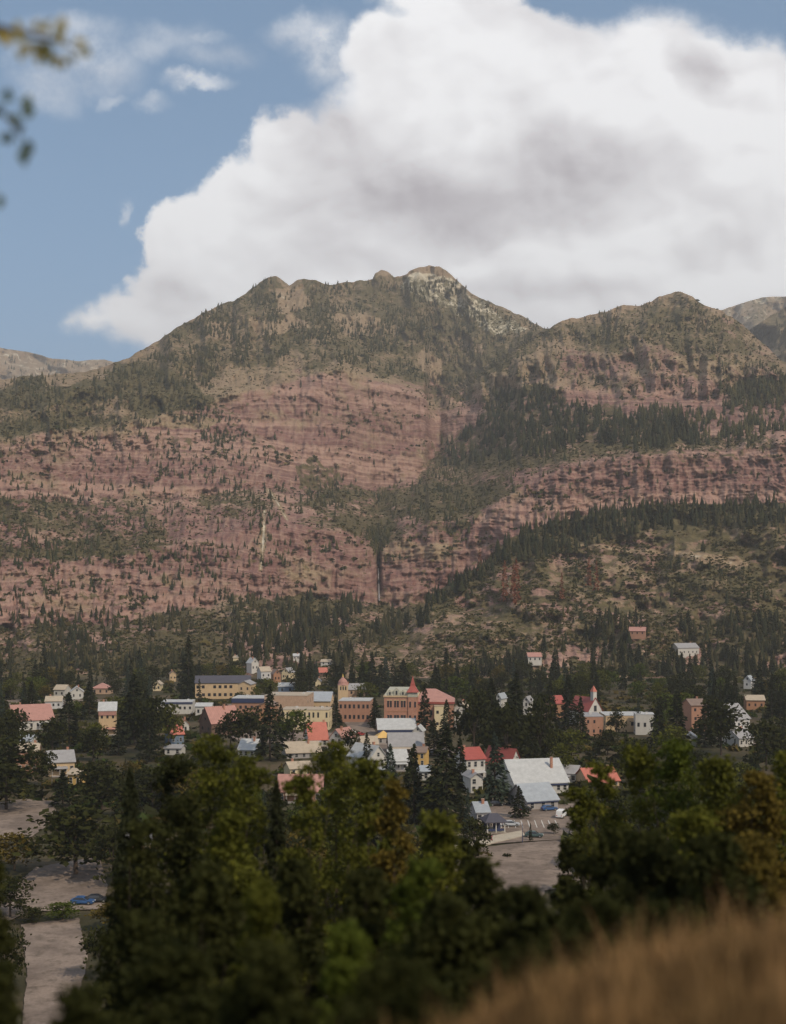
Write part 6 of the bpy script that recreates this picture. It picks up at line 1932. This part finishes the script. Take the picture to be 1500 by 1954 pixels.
# low scrub
sg = []
sg.append(('wall', plant(shA, ALL, 21000, 1.5, 4.2, 2, lambda x, y: on_bench(x, y) * np.clip((veg_cover(x, y) - .05) * 1.6, 0.05, 1))))
sg.append(('wall', plant(shA, ALL, 4200, 4.0, 9.0, 2, lambda x, y: np.clip((veg_cover(x, y) - .30) * 1.8, 0.0, 1) * clumpy(.03, .1, 251)(x, y))))
sg.append(('hill', plant(shC, [(600, 950), (1560, 950), (1560, 1292), (560, 1292)], 11000, 1.2, 4.2, 2, clumpy(.03, .30, 221))))
sg.append(('far', plant(shR, [(1330, 560), (1560, 560), (1560, 700), (1330, 700)], 300, 5, 9, 4, None)))
for zn, nm, sh in (('wall', 'mountain_scrub', 0), ('hill', 'hillside_scrub', 0), ('far', 'ridge_scrub', 0)):
    p_, h_, x_, y_, d_ = [np.concatenate(z) for z in zip(*[q[1] for q in sg if q[0] == zn])]
    ok = np.ones(len(p_), bool)
    if zn == 'wall': ok = ~((x_ > 640) & (y_ > np.interp(x_, *zip(*RIDGE_HILL)) + 4))
    c_ = BUSH_COL[rng.integers(0, len(BUSH_COL), len(p_))] * rng.uniform(.7, 1.25, (len(p_), 1))
    scatter_mass(nm, BUSH, p_[ok], h_[ok], 1.0, c_[ok])


# ------------------------------------------------------------------ dry grass on the brow, and the branch that hangs in from above
def grass():
    m, t, b = new_mat('dry_grass')
    geo = t.node('ShaderNodeNewGeometry')
    n = t.noise(geo.outputs['Position'], 0.9, 4, 0.6)
    f = t.m('ADD', t.m('MULTIPLY', geo.outputs['Random Per Island'], .35), t.ramp(n, 0.36, 0.66, 0.0, 0.65))
    t.l.new(t.mix(f, (0.085, 0.055, 0.022), (0.37, 0.215, 0.095)), b.inputs['Base Color'])
    b.inputs['Roughness'].default_value = 0.8
    b.inputs['Specular IOR Level'].default_value = 0.1
    g = np.random.default_rng(5)
    n_ = 70000
    y = 2.2 + 11.5 * g.random(n_) ** 0.8
    x = -0.12 * y - .2 + (0.50 * y + 1.2) * g.random(n_)
    cl = fbm(x * 1.4, y * 1.4, 333, 3)
    ok = g.random(n_) < np.clip(.75 + cl * 1.4, 0.08, 1) * sstep(-0.05, 0.10, x / y + 0.02 + cl * .05 )
    x, y, cl = x[ok], y[ok], cl[ok]
    z = hill_z(x, y)
    h = (0.28 + 0.34 * g.random(len(x)) + 0.30 * (g.random(len(x)) > .94)) * (1 + cl * .9) * 0.85
    a = g.random(len(x)) * 6.28
    lean = g.uniform(.05, .45, len(x)) * h
    w = 0.006 + .008 * g.random(len(x))
    base = np.stack([x, y, z - .05], -1)
    s = np.stack([np.cos(a), np.sin(a), a * 0], -1) * w[:, None]
    la = a + 1.2 + g.normal(0, .5, len(x))
    l = np.stack([np.cos(la), np.sin(la), a * 0], -1)
    mid = base + l * (lean * .35)[:, None] + np.array([0, 0, 1]) * (h * .6)[:, None]
    tip = base + l * lean[:, None] + np.array([0, 0, 1]) * h[:, None]
    V = np.stack([base - s, base + s, mid + s * .8, mid - s * .8, tip], 1).reshape(-1, 3)
    k = np.arange(len(x))[:, None] * 5
    F = np.concatenate([k + np.array([[0, 1, 2]]), k + np.array([[0, 2, 3]]), k + np.array([[3, 2, 4]])], 0)
    tag(link('grass', mesh_from('grass', V, F, 'dry_grass')), 'tall dry golden grass on the brow of the slope', kind='stuff')


grass()


def leaf_mesh(seed):
    g = random.Random(seed)
    n = 5
    prof = [(0, .03), (.18, .34), (.42, .46), (.68, .32), (.86, .14), (1.0, .01)]
    vs, fs = [], []
    cur = g.uniform(-.25, .1)
    for x, w in prof:
        zc = cur * x * x
        vs += [(x, -w * .8, zc + .10 * w), (x, 0, zc - .03), (x, w * .8, zc + .10 * w)]
    for i in range(len(prof) - 1):
        for j in range(2):
            fs.append((i * 3 + j, i * 3 + 3 + j, i * 3 + 4 + j, i * 3 + 1 + j))
    return vs, fs


def overhang():
    """cottonwood whose trunk stands outside the frame; two twigs reach into the corner"""
    foliage('golden_leaves', (0.20, 0.19, 0.045), (0.50, 0.38, 0.14), 0.8, 0.45)  # golden-tan to olive leaf colour
    D = 11.0
    p = lambda px, py, dd=0.0: at(px, py, D + dd)
    tx = at(-420, 977, D)
    base = Vector((tx.x, D, float(hill_z(tx.x, D))))
    t = thing('overhanging_tree', 'leafy twigs of a tree hanging in at the upper corner of the sky', 'tree', base)
    loc = lambda v: v - base
    m = MB()
    top = loc(at(-380, -260, D + .3))
    m.tube((0, 0, -.5), loc(at(-430, 500, D)), .22, .17, 10); m.tube(loc(at(-430, 500, D)), top, .17, .06, 9)
    m.build('trunk', 'pale_bark', t)
    b1 = MB(); pts = [at(-400, 60, D + .1), at(-220, 10, D), at(-60, 40, D), at(40, 62, D), at(110, 78, D), at(150, 96, D)]
    for i in range(len(pts) - 1): b1.tube(loc(pts[i]), loc(pts[i + 1]), .05 - .009 * i, .041 - .009 * i, 6)
    b2 = MB(); pts2 = [at(-425, 330, D), at(-200, 180, D + .1), at(-60, 190, D), at(0, 210, D), at(40, 255, D)]
    for i in range(len(pts2) - 1): b2.tube(loc(pts2[i]), loc(pts2[i + 1]), .045 - .009 * i, .036 - .009 * i, 6)
    B1 = b1.build('branch', 'bark', t); B2 = b2.build('branch', 'bark', t)
    lm = []
    for i in range(5):
        vs, fs = leaf_mesh(i)
        lm.append((mesh_from('leaf', vs, fs, 'golden_leaves', True), mesh_from('leaf', vs, fs, 'green_leaves', True)))
    g = random.Random(4)
    L1 = [(8, 72, 150), (20, 88, 120), (32, 62, 80), (52, 70, 200), (62, 58, 60), (74, 78, 250), (88, 66, 100), (92, 92, 270), (104, 70, 40), (112, 104, 255), (124, 112, 265), (138, 82, 20), (150, 92, 330), (126, 84, 160), (16, 60, 250), (44, 80, 300), (70, 92, 285), (84, 54, 30), (98, 82, 225), (132, 100, 290), (60, 84, 230), (-14, 80, 140), (-30, 60, 80), (-60, 70, 240), (-90, 50, 60), (-130, 40, 200), (118, 56, 90), (40, 92, 270)]
    L2 = [(6, 205, 200), (14, 196, 90), (22, 216, 300), (34, 232, 280), (44, 222, 40), (48, 210, 80), (38, 262, 260), (48, 268, 300), (44, 284, 275), (26, 258, 200), (-8, 212, 180), (-24, 190, 90), (2, 372, 260), (-10, 362, 200), (-50, 200, 240), (-90, 190, 100), (-140, 200, 250)]
    for LL, par, k in ((L1, B1, 0), (L2, B2, 1)):
        for px, py, a in LL:
            q = loc(at(px, py, D + g.uniform(-.15, .15)))
            o = link('leaf', lm[g.randrange(5)][k], par, q)
            s = g.uniform(.10, .15)
            o.scale = (s, s, s)
            o.rotation_euler = (R(90) + g.uniform(-.8, .8), -R(a), g.uniform(-.6, .6))
            o.rotation_mode = 'XYZ'
    V, F = broadleaf(9, .30, 120, 22, .022, .45, .05)
    V = V.copy(); V[:, :2] *= 5.5; V[:, 2] = V[:, 2] * 9.5 + 1.5
    V += np.array([-1.2, 0.4, 0])
    keepq = (V.reshape(-1, 4, 3)[:, :, 0].max(1) + base.x) < -0.335 * D
    V = V.reshape(-1, 4, 3)[keepq].reshape(-1, 3)
    link('crown', mesh_from('crown', V, np.arange(len(V)).reshape(-1, 4), 'green_leaves'), t)


overhang()


# ------------------------------------------------------------------ air
def haze():
    m = bpy.data.materials.new('haze_air')
    m.use_nodes = True
    n = m.node_tree.nodes; n.clear()
    out = n.new('ShaderNodeOutputMaterial')
    v = n.new('ShaderNodeVolumePrincipled')
    v.inputs['Color'].default_value = (0.95, 0.90, 0.85, 1)
    v.inputs['Density'].default_value = 0.000105
    v.inputs['Anisotropy'].default_value = 0.2
    m.node_tree.links.new(v.outputs[0], out.inputs['Volume'])
    MATS['haze_air'] = m
    o = MB().box(-8200, 8200, -4200, 8700, -5, 1600).build('haze', 'haze_air')
    tag(o, kind='stuff')


haze()
